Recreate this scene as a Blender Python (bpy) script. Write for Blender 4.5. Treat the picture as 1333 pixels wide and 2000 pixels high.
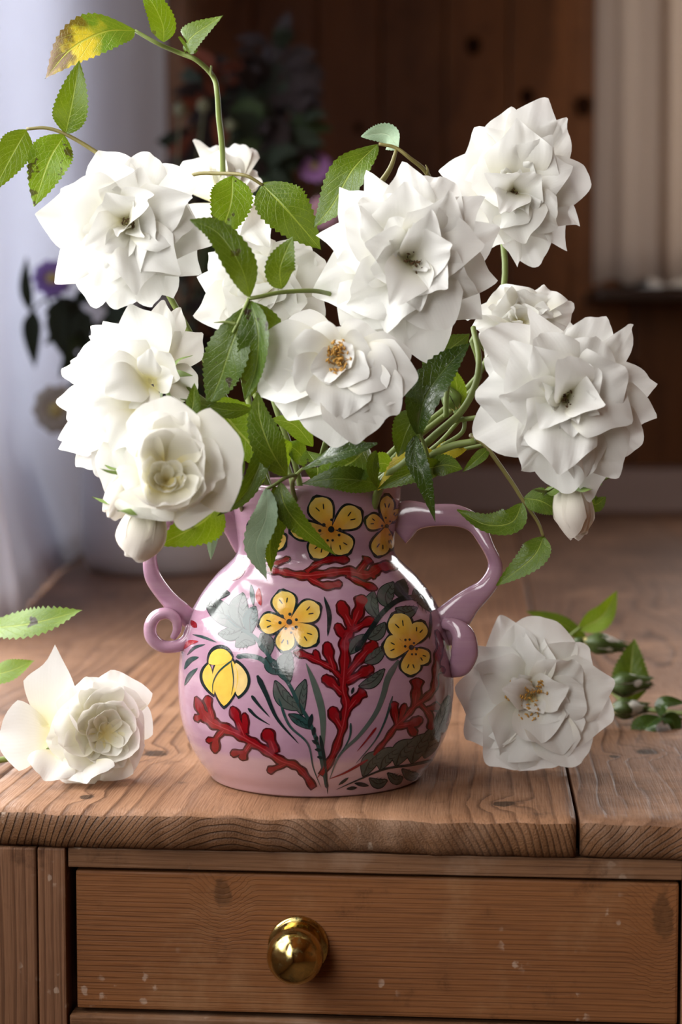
import bpy, bmesh, math, random
from mathutils import Vector, Matrix
from mathutils.bvhtree import BVHTree

for o in list(bpy.data.objects):
    bpy.data.objects.remove(o)
scene = bpy.context.scene
COL = scene.collection

# ------------------------------------------------------------------ camera
F = 3500.0                      # focal length in pixels of the 1333 x 2000 frame
PITCH = math.radians(4.09)
TZ = 0.78                       # table top height
CAM = Vector((0, 0, TZ + 0.2575))
cd = bpy.data.cameras.new('camera')
cam = bpy.data.objects.new('camera', cd)
COL.objects.link(cam)
cam.location = CAM
cam.rotation_euler = (math.pi / 2 - PITCH, 0, 0)
cd.sensor_fit = 'VERTICAL'
cd.sensor_height = 36.0
cd.lens = F / 2000 * 36
cd.clip_start = 0.05
cd.dof.use_dof = True
cd.dof.focus_distance = 1.125
cd.dof.aperture_fstop = 5.4
scene.camera = cam

# ------------------------------------------------------------------ light
scene.view_settings.view_transform = 'Standard'
scene.view_settings.look = 'None'
scene.view_settings.exposure = 0.12
scene.view_settings.gamma = 1.0
scene.view_settings.use_curve_mapping = False
world = bpy.data.worlds.new('overcast_sky')
scene.world = world
world.use_nodes = True
wb = world.node_tree.nodes['Background']
wb.inputs['Color'].default_value = (0.93, 0.96, 1.0, 1)
wb.inputs['Strength'].default_value = 1.0

WALL_X = -0.60                  # window wall on the left
BACK_Y = 3.95                   # panelled wall behind the table


def area(name, loc, size_x, size_y, direction, power, color):
    l = bpy.data.lights.new(name, 'AREA')
    l.shape = 'RECTANGLE'
    l.size, l.size_y = size_x, size_y
    l.energy = power
    l.color = color
    o = bpy.data.objects.new(name, l)
    COL.objects.link(o)
    o.location = loc
    o.rotation_euler = Vector(direction).to_track_quat('-Z', 'Y').to_euler()
    return o


# daylight in the openings of the two windows on the left, and of the window in the back wall
area('window_daylight', (WALL_X - 0.06, 1.70, 1.60), 2.34, 1.15, (1, 0, -0.10), 55, (1.0, 0.985, 0.955))
area('window_daylight', (WALL_X - 0.06, -0.50, 1.60), 1.3, 1.15, (1, 0, -0.10), 31, (1.0, 0.985, 0.955))
area('window_daylight', (1.33, BACK_Y - 0.02, 1.85), 1.34, 1.1, (0, -1, 0), 20, (1.0, 0.98, 0.95))


# ------------------------------------------------------------------ helpers
def ray(px, py):
    u, v = (px - 666.5) / F, (1000 - py) / F
    c, s = math.cos(PITCH), math.sin(PITCH)
    return Vector((u, c + v * s, -s + v * c))


def P(px, py, D):               # pixel + distance from the camera along Y -> point
    d = ray(px, py)
    return CAM + d * (D / d.y)


def on_table(px, py, z=TZ):
    d = ray(px, py)
    return CAM + d * ((z - CAM.z) / d.z)


def M(px, D):                   # pixels at a distance -> metres
    return px * D / F


def link(name, me, mat=None, parent=None, smooth=True):
    if mat:
        me.materials.append(mat)
    if smooth:
        me.polygons.foreach_set('use_smooth', [True] * len(me.polygons))
    o = bpy.data.objects.new(name, me)
    COL.objects.link(o)
    if parent:
        o.parent = parent
    return o


def mesh(name, verts, faces, mat=None, parent=None, smooth=True, uv=None, col=None):
    me = bpy.data.meshes.new(name)
    me.from_pydata([tuple(v) for v in verts], [], faces)
    if uv:
        l = me.uv_layers.new(name='UVMap')
        idx = [0] * len(me.loops)
        me.loops.foreach_get('vertex_index', idx)
        flat = []
        for i in idx:
            flat += [uv[i][0], uv[i][1]]
        l.data.foreach_set('uv', flat)
    if col:
        a = me.color_attributes.new('paint', 'FLOAT_COLOR', 'POINT')
        flat = []
        for c in col:
            flat += [c[0], c[1], c[2], 1.0]
        a.data.foreach_set('color', flat)
    me.update()
    return link(name, me, mat, parent, smooth)


def thing(name, label, cat, loc=(0, 0, 0), group=None):
    o = bpy.data.objects.new(name, None)
    o.empty_display_size = 0.02
    COL.objects.link(o)
    o.location = loc
    tag(o, label, cat, group)
    return o


def tag(o, label, cat, group=None):
    o['label'] = label
    o['category'] = cat
    if group:
        o['group'] = group
    return o


def structure(o, label=None):
    o['kind'] = 'structure'
    if label:
        o['label'] = label
    return o


def rel(parent, pts):           # world points -> coordinates of an unrotated parent
    l = Vector(parent.location)
    return [p - l for p in pts]


def crom(pts, n):
    pts = [Vector(p) for p in pts]
    if len(pts) == 2:
        return [pts[0].lerp(pts[1], i / n) for i in range(n + 1)]
    e = [pts[0] * 2 - pts[1]] + pts + [pts[-1] * 2 - pts[-2]]
    out = []
    m = len(pts) - 1
    for i in range(n + 1):
        t = i / n * m
        k = min(int(t), m - 1)
        t -= k
        a, b, c, d = e[k], e[k + 1], e[k + 2], e[k + 3]
        out.append(0.5 * ((2 * b) + (c - a) * t + (2 * a - 5 * b + 4 * c - d) * t * t
                          + (3 * b - a - 3 * c + d) * t ** 3))
    return out


def interp(vals, t):
    m = len(vals) - 1
    x = min(max(t, 0), 1) * m
    k = min(int(x), m - 1)
    return vals[k] + (vals[k + 1] - vals[k]) * (x - k)


def sweep(pts, ra, rb=None, nseg=24, nside=8, up=None, twist=0.0, power=1.0, cap=True):
    """tube along a smooth path; ra / rb = half widths (lists) along the side and the normal"""
    path = crom(pts, nseg)
    rb = rb or ra
    ra = ra if isinstance(ra, (list, tuple)) else [ra, ra]
    rb = rb if isinstance(rb, (list, tuple)) else [rb, rb]
    verts, faces = [], []
    ref = Vector(up) if up else None
    prev = None
    for i, p in enumerate(path):
        t = (path[min(i + 1, nseg)] - path[max(i - 1, 0)]).normalized()
        if ref:
            n = ref - t * ref.dot(t)
        elif prev is None:
            n = Vector((0.3, -1, 0.2))
            n = n - t * n.dot(t)
        else:
            n = prev - t * prev.dot(t)
        n.normalize()
        prev = n
        s = t.cross(n)
        a = twist * i / nseg
        n2 = n * math.cos(a) + s * math.sin(a)
        s2 = s * math.cos(a) - n * math.sin(a)
        A, B_ = interp(ra, i / nseg), interp(rb, i / nseg)
        for k in range(nside):
            q = 2 * math.pi * k / nside
            c, d = math.cos(q), math.sin(q)
            c = math.copysign(abs(c) ** power, c)
            d = math.copysign(abs(d) ** power, d)
            verts.append(p + s2 * (c * A) + n2 * (d * B_))
    for i in range(nseg):
        for k in range(nside):
            a = i * nside + k
            b = i * nside + (k + 1) % nside
            faces.append((a, b, b + nside, a + nside))
    if cap:
        faces.append(tuple(range(nside - 1, -1, -1)))
        faces.append(tuple(nseg * nside + k for k in range(nside)))
    return verts, faces


def join_geo(parts):
    V, Fc = [], []
    for v, f in parts:
        o = len(V)
        V += list(v)
        Fc += [tuple(i + o for i in q) for q in f]
    return V, Fc


def lathe(profile, n=64, axis_o=(0, 0, 0)):
    """profile [(r, z)] round Z; r == 0 at the ends closes it"""
    o = Vector(axis_o)
    verts, faces, rows = [], [], []
    for r, z in profile:
        if r < 1e-6:
            rows.append([len(verts)])
            verts.append(o + Vector((0, 0, z)))
        else:
            rows.append(list(range(len(verts), len(verts) + n)))
            for k in range(n):
                a = 2 * math.pi * k / n
                verts.append(o + Vector((r * math.cos(a), r * math.sin(a), z)))
    for a, b in zip(rows, rows[1:]):
        for k in range(n):
            k2 = (k + 1) % n
            if len(a) == 1 and len(b) == 1:
                continue
            if len(a) == 1:
                faces.append((a[0], b[k2], b[k]))
            elif len(b) == 1:
                faces.append((a[k], a[k2], b[0]))
            else:
                faces.append((a[k], a[k2], b[k2], b[k]))
    return verts, faces


def box_geo(x0, x1, y0, y1, z0, z1, bev=0.0, seg=2):
    bm = bmesh.new()
    bmesh.ops.create_cube(bm, size=1)
    for v in bm.verts:
        v.co = Vector(((x0 + x1) / 2 + v.co.x * (x1 - x0), (y0 + y1) / 2 + v.co.y * (y1 - y0),
                       (z0 + z1) / 2 + v.co.z * (z1 - z0)))
    if bev:
        bmesh.ops.bevel(bm, geom=bm.edges[:], offset=bev, segments=seg, affect='EDGES', profile=0.6)
    V = [v.co.copy() for v in bm.verts]
    bm.verts.index_update()
    Fc = [tuple(v.index for v in f.verts) for f in bm.faces]
    bm.free()
    return V, Fc


# ------------------------------------------------------------------ materials
class NT:
    def __init__(self, name):
        self.m = bpy.data.materials.new(name)
        self.m.use_nodes = True
        self.t = self.m.node_tree
        self.b = self.t.nodes['Principled BSDF']
        self.out = self.t.nodes['Material Output']

    def n(self, typ, **kw):
        nd = self.t.nodes.new(typ)
        for k, v in kw.items():
            setattr(nd, k, v)
        return nd

    def l(self, a, b):
        self.t.links.new(a, b)

    def put(self, sock, v):
        if isinstance(v, bpy.types.NodeSocket):
            self.l(v, sock)
        else:
            sock.default_value = v

    def math(self, op, a, b=0.0, c=None, clamp=False):
        nd = self.n('ShaderNodeMath', operation=op)
        nd.use_clamp = clamp
        self.put(nd.inputs[0], a)
        self.put(nd.inputs[1], b)
        if c is not None:
            self.put(nd.inputs[2], c)
        return nd.outputs[0]

    def mix(self, f, a, b, blend='MIX'):
        nd = self.n('ShaderNodeMix', data_type='RGBA', blend_type=blend)
        self.put(nd.inputs[0], f)
        self.put(nd.inputs[6], a if isinstance(a, bpy.types.NodeSocket) else (*a, 1))
        self.put(nd.inputs[7], b if isinstance(b, bpy.types.NodeSocket) else (*b, 1))
        return nd.outputs[2]

    def noise(self, vec, scale, detail=3, rough=0.5, dist=0.0):
        nd = self.n('ShaderNodeTexNoise')
        if vec:
            self.l(vec, nd.inputs['Vector'])
        nd.inputs['Scale'].default_value = scale
        nd.inputs['Detail'].default_value = detail
        nd.inputs['Roughness'].default_value = rough
        nd.inputs['Distortion'].default_value = dist
        return nd.outputs['Fac']

    def step(self, v, lo, hi, to0=0.0, to1=1.0):
        nd = self.n('ShaderNodeMapRange', interpolation_type='SMOOTHSTEP')
        self.put(nd.inputs[0], v)
        nd.inputs[1].default_value = lo
        nd.inputs[2].default_value = hi
        nd.inputs[3].default_value = to0
        nd.inputs[4].default_value = to1
        return nd.outputs[0]

    def ramp(self, v, stops):
        nd = self.n('ShaderNodeValToRGB')
        self.put(nd.inputs[0], v)
        e = nd.color_ramp.elements
        while len(e) < len(stops):
            e.new(0.5)
        for el, (p, c) in zip(e, stops):
            el.position = p
            el.color = (*c, 1)
        return nd.outputs[0]

    def xyz(self, x, y, z):
        nd = self.n('ShaderNodeCombineXYZ')
        for i, v in enumerate((x, y, z)):
            self.put(nd.inputs[i], v)
        return nd.outputs[0]

    def bump(self, h, strength=0.3, dist=0.001, normal=None):
        nd = self.n('ShaderNodeBump')
        nd.inputs['Strength'].default_value = strength
        nd.inputs['Distance'].default_value = dist
        self.l(h, nd.inputs['Height'])
        if normal:
            self.l(normal, nd.inputs['Normal'])
        return nd.outputs[0]

    def obj(self):
        nd = self.n('ShaderNodeTexCoord')
        return nd.outputs['Object']

    def uv(self):
        nd = self.n('ShaderNodeTexCoord')
        s = self.n('ShaderNodeSeparateXYZ')
        self.l(nd.outputs['UV'], s.inputs[0])
        return s.outputs[0], s.outputs[1]

    def sep(self, v):
        s = self.n('ShaderNodeSeparateXYZ')
        self.l(v, s.inputs[0])
        return s.outputs

    def set(self, **kw):
        for k, v in kw.items():
            self.put(self.b.inputs[k.replace('_', ' ')], v if not isinstance(v, tuple) else (*v, 1))
        return self.m


def plain(name, color, rough=0.6, metal=0.0, var=0.12, scale=40, bump=0.0):
    t = NT(name)
    ob = t.obj()
    f = t.noise(ob, scale, 4)
    d = tuple(c * (1 - var) for c in color)
    h = tuple(min(1, c * (1 + var)) for c in color)
    t.set(Base_Color=t.mix(f, d, h), Roughness=rough, Metallic=metal)
    if bump:
        t.l(t.bump(f, bump, 0.002), t.b.inputs['Normal'])
    return t.m


def translucent(t, color, amount):
    """mix a translucent lobe into the principled surface"""
    tr = t.n('ShaderNodeBsdfTranslucent')
    t.put(tr.inputs['Color'], color if isinstance(color, bpy.types.NodeSocket) else (*color, 1))
    mx = t.n('ShaderNodeMixShader')
    mx.inputs[0].default_value = amount
    t.l(t.b.outputs[0], mx.inputs[1])
    t.l(tr.outputs[0], mx.inputs[2])
    t.l(mx.outputs[0], t.out.inputs[0])


def wood(name, light, mid, dark, axis='Y', freq=220, centre=(0.0, -0.05), knots=(), bump=0.5,
         rough=0.55, wobble=0.012, blotch=None, flecks=0.0, contrast=1.0, stretch=0.35, kdark=1.0):
    """solid wood: growth rings round an axis along the grain, so end grain shows arcs"""
    t = NT(name)
    ob = t.obj()
    x, y, z = t.sep(ob)
    if axis == 'X':
        x, y = y, x
    elif axis == 'Z':
        y, z = z, y
    low = t.xyz(t.math('MULTIPLY', x, 5.0), t.math('MULTIPLY', y, 5.0 * stretch), t.math('MULTIPLY', z, 5.0))
    n1 = t.noise(low, 1.0, 2)
    n2 = t.noise(low, 2.7, 2)
    X = t.math('ADD', t.math('SUBTRACT', x, centre[0]), t.math('MULTIPLY', t.math('SUBTRACT', n1, 0.5), wobble * 4))
    Z = t.math('ADD', t.math('SUBTRACT', z, centre[1]), t.math('MULTIPLY', t.math('SUBTRACT', n2, 0.5), wobble * 2))
    r = t.math('SQRT', t.math('ADD', t.math('MULTIPLY', X, X), t.math('MULTIPLY', Z, Z)))
    kmask = None
    for kx, ky, kz, kr, kl, kw in knots:            # kl: stretch along the grain, kw: weight of the third axis
        a = t.math('SUBTRACT', x, kx)
        b = t.math('DIVIDE', t.math('SUBTRACT', y, ky), kl)
        c = t.math('MULTIPLY', t.math('SUBTRACT', z, kz), kw)
        d = t.math('SQRT', t.math('ADD', t.math('ADD', t.math('MULTIPLY', a, a), t.math('MULTIPLY', b, b)),
                                  t.math('MULTIPLY', c, c)))
        d = t.math('ADD', d, t.math('MULTIPLY', t.math('SUBTRACT', t.noise(ob, 130, 3), 0.5), kr * 1.3))
        g = t.step(d, kr * 4.0, 0.0)
        r = t.math('ADD', r, t.math('MULTIPLY', g, kr * 1.6))
        k = t.step(d, kr * 1.15, kr * 0.75)
        kmask = k if kmask is None else t.math('MAXIMUM', kmask, k)
    fr = t.math('FRACT', t.math('MULTIPLY', r, freq))
    ring = t.ramp(fr, [(0.0, (0, 0, 0)), (0.6, (0.22,) * 3), (0.88, (1, 1, 1)), (1.0, (0, 0, 0))])
    fib = t.noise(t.xyz(t.math('MULTIPLY', x, 900), t.math('MULTIPLY', y, 26), t.math('MULTIPLY', z, 900)), 1.0, 3)
    amp = t.step(t.noise(low, 1.7, 2), 0.3, 0.7, 0.25, 1.0)
    f = t.math('MULTIPLY', t.math('MULTIPLY', ring, amp), contrast, clamp=True)
    base = t.mix(t.step(n1, 0.3, 0.7), light, mid)
    c = t.mix(f, base, dark)
    c = t.mix(t.math('MULTIPLY', t.step(fib, 0.45, 0.75), 0.35), c, tuple(v * 0.6 for v in dark))
    if blotch:
        bl = t.step(t.noise(ob, 11, 5, 0.66), 0.50, 0.70)
        c = t.mix(t.math('MULTIPLY', bl, 0.6), c, blotch)
    stain = t.step(t.noise(ob, 23, 6, 0.72), 0.56, 0.72)
    c = t.mix(t.math('MULTIPLY', stain, 0.6), c, tuple(v * 0.5 for v in dark))
    if flecks:
        v = t.n('ShaderNodeTexVoronoi')
        v.inputs['Scale'].default_value = 1.0
        t.l(t.xyz(t.math('MULTIPLY', x, 150), t.math('MULTIPLY', y, 110), t.math('MULTIPLY', z, 85)), v.inputs['Vector'])
        dd = t.math('ADD', v.outputs['Distance'], t.math('MULTIPLY', t.math('SUBTRACT', t.noise(ob, 300, 3), 0.5), 0.5))
        fl = t.math('MULTIPLY', t.step(dd, 0.30, 0.18), t.step(t.noise(ob, 26, 3), 0.57, 0.64))
        c = t.mix(t.math('MULTIPLY', fl, flecks), c, (0.62, 0.50, 0.40))
    if kmask is not None:
        c = t.mix(t.math('MULTIPLY', kmask, 0.88), c, t.mix(t.noise(ob, 260, 3), tuple(v_ * 0.05 * kdark for v_ in light), tuple(v_ * 0.2 * kdark for v_ in light)))
    h = t.math('ADD', t.math('MULTIPLY', f, -0.7), t.math('MULTIPLY', fib, -0.5))
    h = t.math('ADD', h, t.math('MULTIPLY', t.noise(ob, 70, 4), 0.8))
    t.l(t.bump(h, bump, 0.0012), t.b.inputs['Normal'])
    t.set(Base_Color=c, Roughness=t.step(fib, 0.2, 0.8, rough - 0.1, rough + 0.15))
    t.b.inputs['Specular IOR Level'].default_value = 0.2
    return t.m

# ------------------------------------------------------------------ room
m_plaster = plain('plaster_white', (0.74, 0.73, 0.74), 0.85, 0, 0.04, 6, 0.05)
m_floor = wood('floor_boards', (0.20, 0.12, 0.07), (0.15, 0.09, 0.05), (0.07, 0.04, 0.025), 'Y', 120, (0, -0.3))
m_frame = plain('window_paint', (0.78, 0.78, 0.76), 0.4, 0, 0.03)
m_trim = plain('grey_paint', (0.33, 0.24, 0.205), 0.9, 0, 0.06, 8)
m_panel = [wood('wall_pine_%d' % i, l, m_, d, 'Z', 60, (0.02 * i, -0.06), k, 0.25, 0.4, 0.010, None, 0, 0.8)
           for i, (l, m_, d, k) in enumerate([
               ((0.185, 0.070, 0.022), (0.135, 0.050, 0.016), (0.075, 0.027, 0.009), ()),
               ((0.165, 0.062, 0.020), (0.12, 0.045, 0.015), (0.065, 0.024, 0.008), ())])]


def struct_box(name, dims, mat, label=None, bev=0.0, parent=None):
    v, f = box_geo(*dims, bev=bev)
    o = mesh(name, v, f, mat, parent, smooth=False)
    if not parent:
        structure(o, label)
    return o


struct_box('floor', (-0.9, 2.6, -2.6, BACK_Y + 0.2, -0.05, 0.0), m_floor, 'dark wooden floor under the table')
struct_box('ceiling', (-0.9, 2.6, -2.6, BACK_Y + 0.2, 2.5, 2.56), m_panel[0], 'dark boarded ceiling above the table')
struct_box('wall_right', (2.4, 2.52, -2.6, BACK_Y, 0.0, 2.5), m_panel[0], 'brown boarded wall across the room')

struct_box('wall_front', (-0.9, 2.6, -2.72, -2.6, 0.0, 2.5), m_panel[0], 'brown boarded wall at the near end of the room')

# left wall with its window openings
OPEN = ((0.50, 2.90), (-1.18, 0.18))
WZ0, WZ1 = 0.98, 2.22
parts = [box_geo(WALL_X - 0.16, WALL_X, -2.6, OPEN[1][0], 0, 2.5), box_geo(WALL_X - 0.16, WALL_X, OPEN[1][1], OPEN[0][0], 0, 2.5),
         box_geo(WALL_X - 0.16, WALL_X, OPEN[0][1], BACK_Y, 0, 2.5)]
for W0, W1 in OPEN:
    parts += [box_geo(WALL_X - 0.16, WALL_X, W0, W1, 0, WZ0), box_geo(WALL_X - 0.16, WALL_X, W0, W1, WZ1, 2.5)]
v, f = join_geo(parts)
structure(mesh('wall_left', v, f, m_plaster, None, False), 'white plaster wall with the two windows')
xg = WALL_X - 0.12
tg = NT('window_glass')
tg.set(Base_Color=(0.95, 0.98, 1.0), Roughness=0.02)
tg.b.inputs['Transmission Weight'].default_value = 1.0
tg.b.inputs['IOR'].default_value = 1.05
for (W0, W1), nm, lb in zip(OPEN, ('window_1', 'window_3'), ('white framed window beside the table', 'white framed window further along the left wall')):
    parts = [box_geo(xg - 0.02, xg + 0.02, W0, W1, WZ0, WZ0 + 0.05), box_geo(xg - 0.02, xg + 0.02, W0, W1, WZ1 - 0.05, WZ1),
             box_geo(xg - 0.02, xg + 0.02, W0, W0 + 0.05, WZ0, WZ1), box_geo(xg - 0.02, xg + 0.02, W1 - 0.05, W1, WZ0, WZ1),
             box_geo(xg - 0.02, xg + 0.02, (W0 + W1) / 2 - 0.03, (W0 + W1) / 2 + 0.03, WZ0, WZ1)]
    v, f = join_geo(parts)
    win = structure(mesh(nm, v, f, m_frame, None, False), lb)
    for a, b in ((W0 + 0.05, (W0 + W1) / 2 - 0.03), ((W0 + W1) / 2 + 0.03, W1 - 0.05)):
        v, f = box_geo(xg - 0.003, xg + 0.003, a, b, WZ0 + 0.05, WZ1 - 0.05)
        mesh('pane', v, f, tg.m, win, False)

# panelled back wall: a backing and its boards
BW = 0.138
X2A, X2B, Z2A, Z2B = 0.62, 2.04, 1.25, 2.42       # window in the back wall
v, f = join_geo([box_geo(-0.9, X2A, BACK_Y + 0.02, BACK_Y + 0.1, 0, 2.5), box_geo(X2B, 2.6, BACK_Y + 0.02, BACK_Y + 0.1, 0, 2.5),
                 box_geo(X2A, X2B, BACK_Y + 0.02, BACK_Y + 0.1, 0, Z2A), box_geo(X2A, X2B, BACK_Y + 0.02, BACK_Y + 0.1, Z2B, 2.5)])
backing = structure(mesh('wall_back', v, f, m_panel[1], None, False), 'brown varnished pine boarding behind the table')
rng = random.Random(4)
nb = int((2.4 - WALL_X) / BW) + 1
for i in range(nb):
    x0 = WALL_X + i * BW
    x1 = x0 + BW - 0.004
    spans = [(0.0, 2.5)]
    if x1 > X2A and x0 < X2B:
        spans = [(0.0, Z2A), (Z2B, 2.5)]
    for z0, z1 in spans:
        v, f = box_geo(x0, x1, BACK_Y - 0.001 * rng.random(), BACK_Y + 0.02, z0, z1, bev=0.004)
        mesh('board', v, f, m_panel[i % 2], backing, False)
# dark knots of the boards, each a slightly raised disc of hard wood
m_knot = plain('pine_knot', (0.020, 0.008, 0.004), 1.0)
m_knot.node_tree.nodes['Principled BSDF'].inputs['Specular IOR Level'].default_value = 0.0
for kx, ky, kr in ((925, 90, 15), (1030, 190, 14), (1141, 207, 17), (700, 250, 8), (1240, 720, 10), (1000, 760, 9)):
    c = P(kx, ky, BACK_Y)
    r = M(kr, BACK_Y)
    v = [c + Vector((0, -0.003, 0))]
    for k in range(20):
        a = 2 * math.pi * k / 20
        v.append(c + Vector((r * math.cos(a) * (1 + 0.1 * math.sin(3 * a)), -0.002, 1.25 * r * math.sin(a))))
    mesh('knot', v, [(0, 1 + k, 1 + (k + 1) % 20) for k in range(20)], m_knot, backing)
zt = P(1000, 918, 3.78).z
struct_box('trim_1', (WALL_X, 2.4, 3.80, BACK_Y - 0.002, 0.55, zt), m_trim,
           'grey painted ledge along the foot of the boarding', 0.006)

# window in the back wall with a dark sill
parts = [box_geo(X2A, X2B, BACK_Y - 0.02, BACK_Y + 0.03, Z2A, Z2A + 0.05), box_geo(X2A, X2B, BACK_Y - 0.02, BACK_Y + 0.03, Z2B - 0.05, Z2B),
         box_geo(X2A, X2A + 0.05, BACK_Y - 0.02, BACK_Y + 0.03, Z2A, Z2B), box_geo(X2B - 0.05, X2B, BACK_Y - 0.02, BACK_Y + 0.03, Z2A, Z2B)]
v, f = join_geo(parts)
structure(mesh('window_2', v, f, m_frame, None, False), 'small window in the boarded wall behind the linen curtain')
m_sill = plain('sill_wood', (0.035, 0.018, 0.010), 0.4, 0, 0.2, 20)
zs = P(1250, 562, 3.76).z
xs0 = P(1166, 570, 3.76).x
struct_box('trim_2', (xs0, 2.2, 3.72, BACK_Y - 0.003, zs - 0.026, zs), m_sill, 'dark wooden sill below the linen curtain', 0.004)


# ------------------------------------------------------------------ curtains
def fabric(name, color, tr, weave=900):
    t = NT(name)
    ob = t.obj()
    x, y, z = t.sep(ob)
    w1 = t.math('SINE', t.math('MULTIPLY', y, weave))
    w2 = t.math('SINE', t.math('MULTIPLY', z, weave))
    h = t.math('ADD', w1, w2)
    n = t.noise(ob, 12, 4)
    c = t.mix(n, tuple(v * 0.94 for v in color), color)
    t.set(Base_Color=c, Roughness=0.9)
    t.l(t.bump(h, 0.15, 0.0004), t.b.inputs['Normal'])
    translucent(t, color, tr)
    return t.m


def curtain(name, path, z0, z1, amp, wave, mat, label, n=160, nz=14, seed=1, hemvar=0.0, drape=0.0):
    rg = random.Random(seed)
    ph = [rg.random() * 6.28 for _ in range(5)]
    pts = crom([Vector((a, b, 0)) for a, b in path], n)
    L = 0
    V, Fc = [], []
    for i, p in enumerate(pts):
        t = (pts[min(i + 1, n)] - pts[max(i - 1, 0)]).normalized()
        s = Vector((-t.y, t.x, 0))
        if i:
            L += (p - pts[i - 1]).length
        A = interp(amp, i / n)
        for j in range(nz + 1):
            h = j / nz
            w = A * (0.85 + 0.3 * math.sin(2.1 * h + ph[0])) * (math.sin(2 * math.pi * L / wave + ph[1] + 0.35 * math.sin(3 * h + ph[2]))
                                                               + 0.35 * math.sin(4.6 * math.pi * L / wave + ph[3] + 0.5 * h))
            z = z0 + (z1 - z0) * h
            if j == 0:
                z += hemvar * (0.5 + 0.5 * math.sin(L / wave * 9 + ph[4]))
            # the table edge pushes the hem out; higher up the cloth hangs straight
            k = drape * math.sin(math.pi * min(1, max(0, (i / n - 0.04) / 0.9))) ** 0.7 * min(1, max(0, (z - z0) / 0.16))
            V.append(p + s * (w + k) + Vector((0, 0, z)))
    for i in range(n):
        for j in range(nz):
            a = i * (nz + 1) + j
            Fc.append((a, a + 1, a + nz + 2, a + nz + 1))
    # a real cloth thickness and hem
    o = mesh(name, V, Fc, mat)
    sm = o.modifiers.new('cloth', 'SOLIDIFY')
    sm.thickness = 0.0012
    return tag(o, label, 'curtain')


m_voile = fabric('white_cotton', (0.80, 0.82, 0.90), 0.31)
c1 = P(50, 1188, on_table(50, 1188).y)
c2 = P(150, 1090, on_table(150, 1090).y)
c3 = P(322, 200, 3.72)
c0 = P(22, 1000, 1.86)
curtain('curtain', [(c0.x - 0.05, 1.84), (c0.x - 0.002, 1.92), (c1.x, c1.y), (c2.x, c2.y), (c2.x + 0.012, 3.1), (c3.x, 3.74)],
        TZ + 0.003, 2.42, [0.010, 0.008, 0.003, 0.002, 0.003, 0.004], 0.075, m_voile,
        'white cotton window curtain hanging down to the far table edge', nz=40, drape=0.052)
m_linen = fabric('beige_linen', (0.56, 0.48, 0.41), 0.42, 700)
x0 = P(1172, 300, 3.70).x
curtain('curtain', [(x0, 3.77), (x0 + 0.10, 3.74), (x0 + 0.24, 3.76), (x0 + 0.38, 3.74)], zs + 0.006, 2.44,
        [0.010, 0.018, 0.020, 0.018], 0.11, m_linen, 'beige linen curtain with a ragged hem above the dark sill', 90, 14, 5, 0.012)

# ------------------------------------------------------------------ table
A_YAW = math.radians(4.55)
TO = on_table(667, 1592)
table = thing('farm_table', 'long old pine table with a drawer in its end, vase standing on it', 'table', (TO.x, TO.y, 0))
table.rotation_euler = (0, 0, -A_YAW)


def tl(p):                      # world point -> table coordinates
    d = p - Vector((TO.x, TO.y, 0))
    c, s = math.cos(A_YAW), math.sin(A_YAW)
    return Vector((d.x * c - d.y * s, d.x * s + d.y * c, p.z))


def tk(px, py, r, st=1.2):
    q = tl(on_table(px, py))
    return (q.x, q.y, TZ, r, st, 0.3)


K_MAIN = [tk(305, 1472, 0.0085), tk(168, 1556, 0.0045), tk(985, 1570, 0.0075, 0.9), tk(190, 1252, 0.010), tk(238, 1186, 0.008), tk(560, 1330, 0.009)]
K_SIDE = [tk(1262, 1468, 0.0075), tk(1200, 1478, 0.004), tk(1145, 1112, 0.012), tk(1010, 1186, 0.010), tk(1260, 1082, 0.012)]
cols = ((0.36, 0.192, 0.108), (0.25, 0.122, 0.064), (0.078, 0.033, 0.017))
cols2 = ((0.27, 0.150, 0.092), (0.19, 0.100, 0.060), (0.072, 0.033, 0.019))
m_top = [wood('table_top_%d' % i, *(cols if i % 2 else cols2), axis='Y', freq=fq, centre=cc, knots=kk, bump=0.55, rough=0.5,
              wobble=0.012, blotch=(0.42, 0.235, 0.140), contrast=1.0, stretch=0.3)
         for i, (fq, cc, kk) in enumerate([(100, (-0.36, TZ - 0.09), ()), (95, (-0.06, TZ - 0.075), K_MAIN),
                                           (150, (0.24, TZ - 0.12), K_SIDE), (100, (0.52, TZ - 0.09), ())])]
ecols = ((0.19, 0.088, 0.038), (0.13, 0.058, 0.026), (0.022, 0.010, 0.006))
m_end = [wood('table_end_%d' % i, *ecols, axis='Y', freq=fq, centre=cc, knots=(), bump=1.0, rough=0.55, wobble=0.016,
              blotch=(0.24, 0.15, 0.10), flecks=0.35, contrast=1.0)
         for i, (fq, cc) in enumerate([(240, (-0.36, TZ - 0.09)), (260, (-0.06, TZ - 0.075)), (280, (0.28, TZ - 0.12)), (240, (0.52, TZ - 0.09))])]
PROF = [(2.60, 0.0), (1.2, 0.0), (0.30, 0.0), (0.06, 0.0), (0.014, -0.0002), (0.006, -0.0012), (0.0022, -0.0035), (0.0006, -0.0070),
        (0.0, -0.0120), (0.0004, -0.0180), (0.0018, -0.0222), (0.006, -0.0245), (2.60, -0.0245)]


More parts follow.
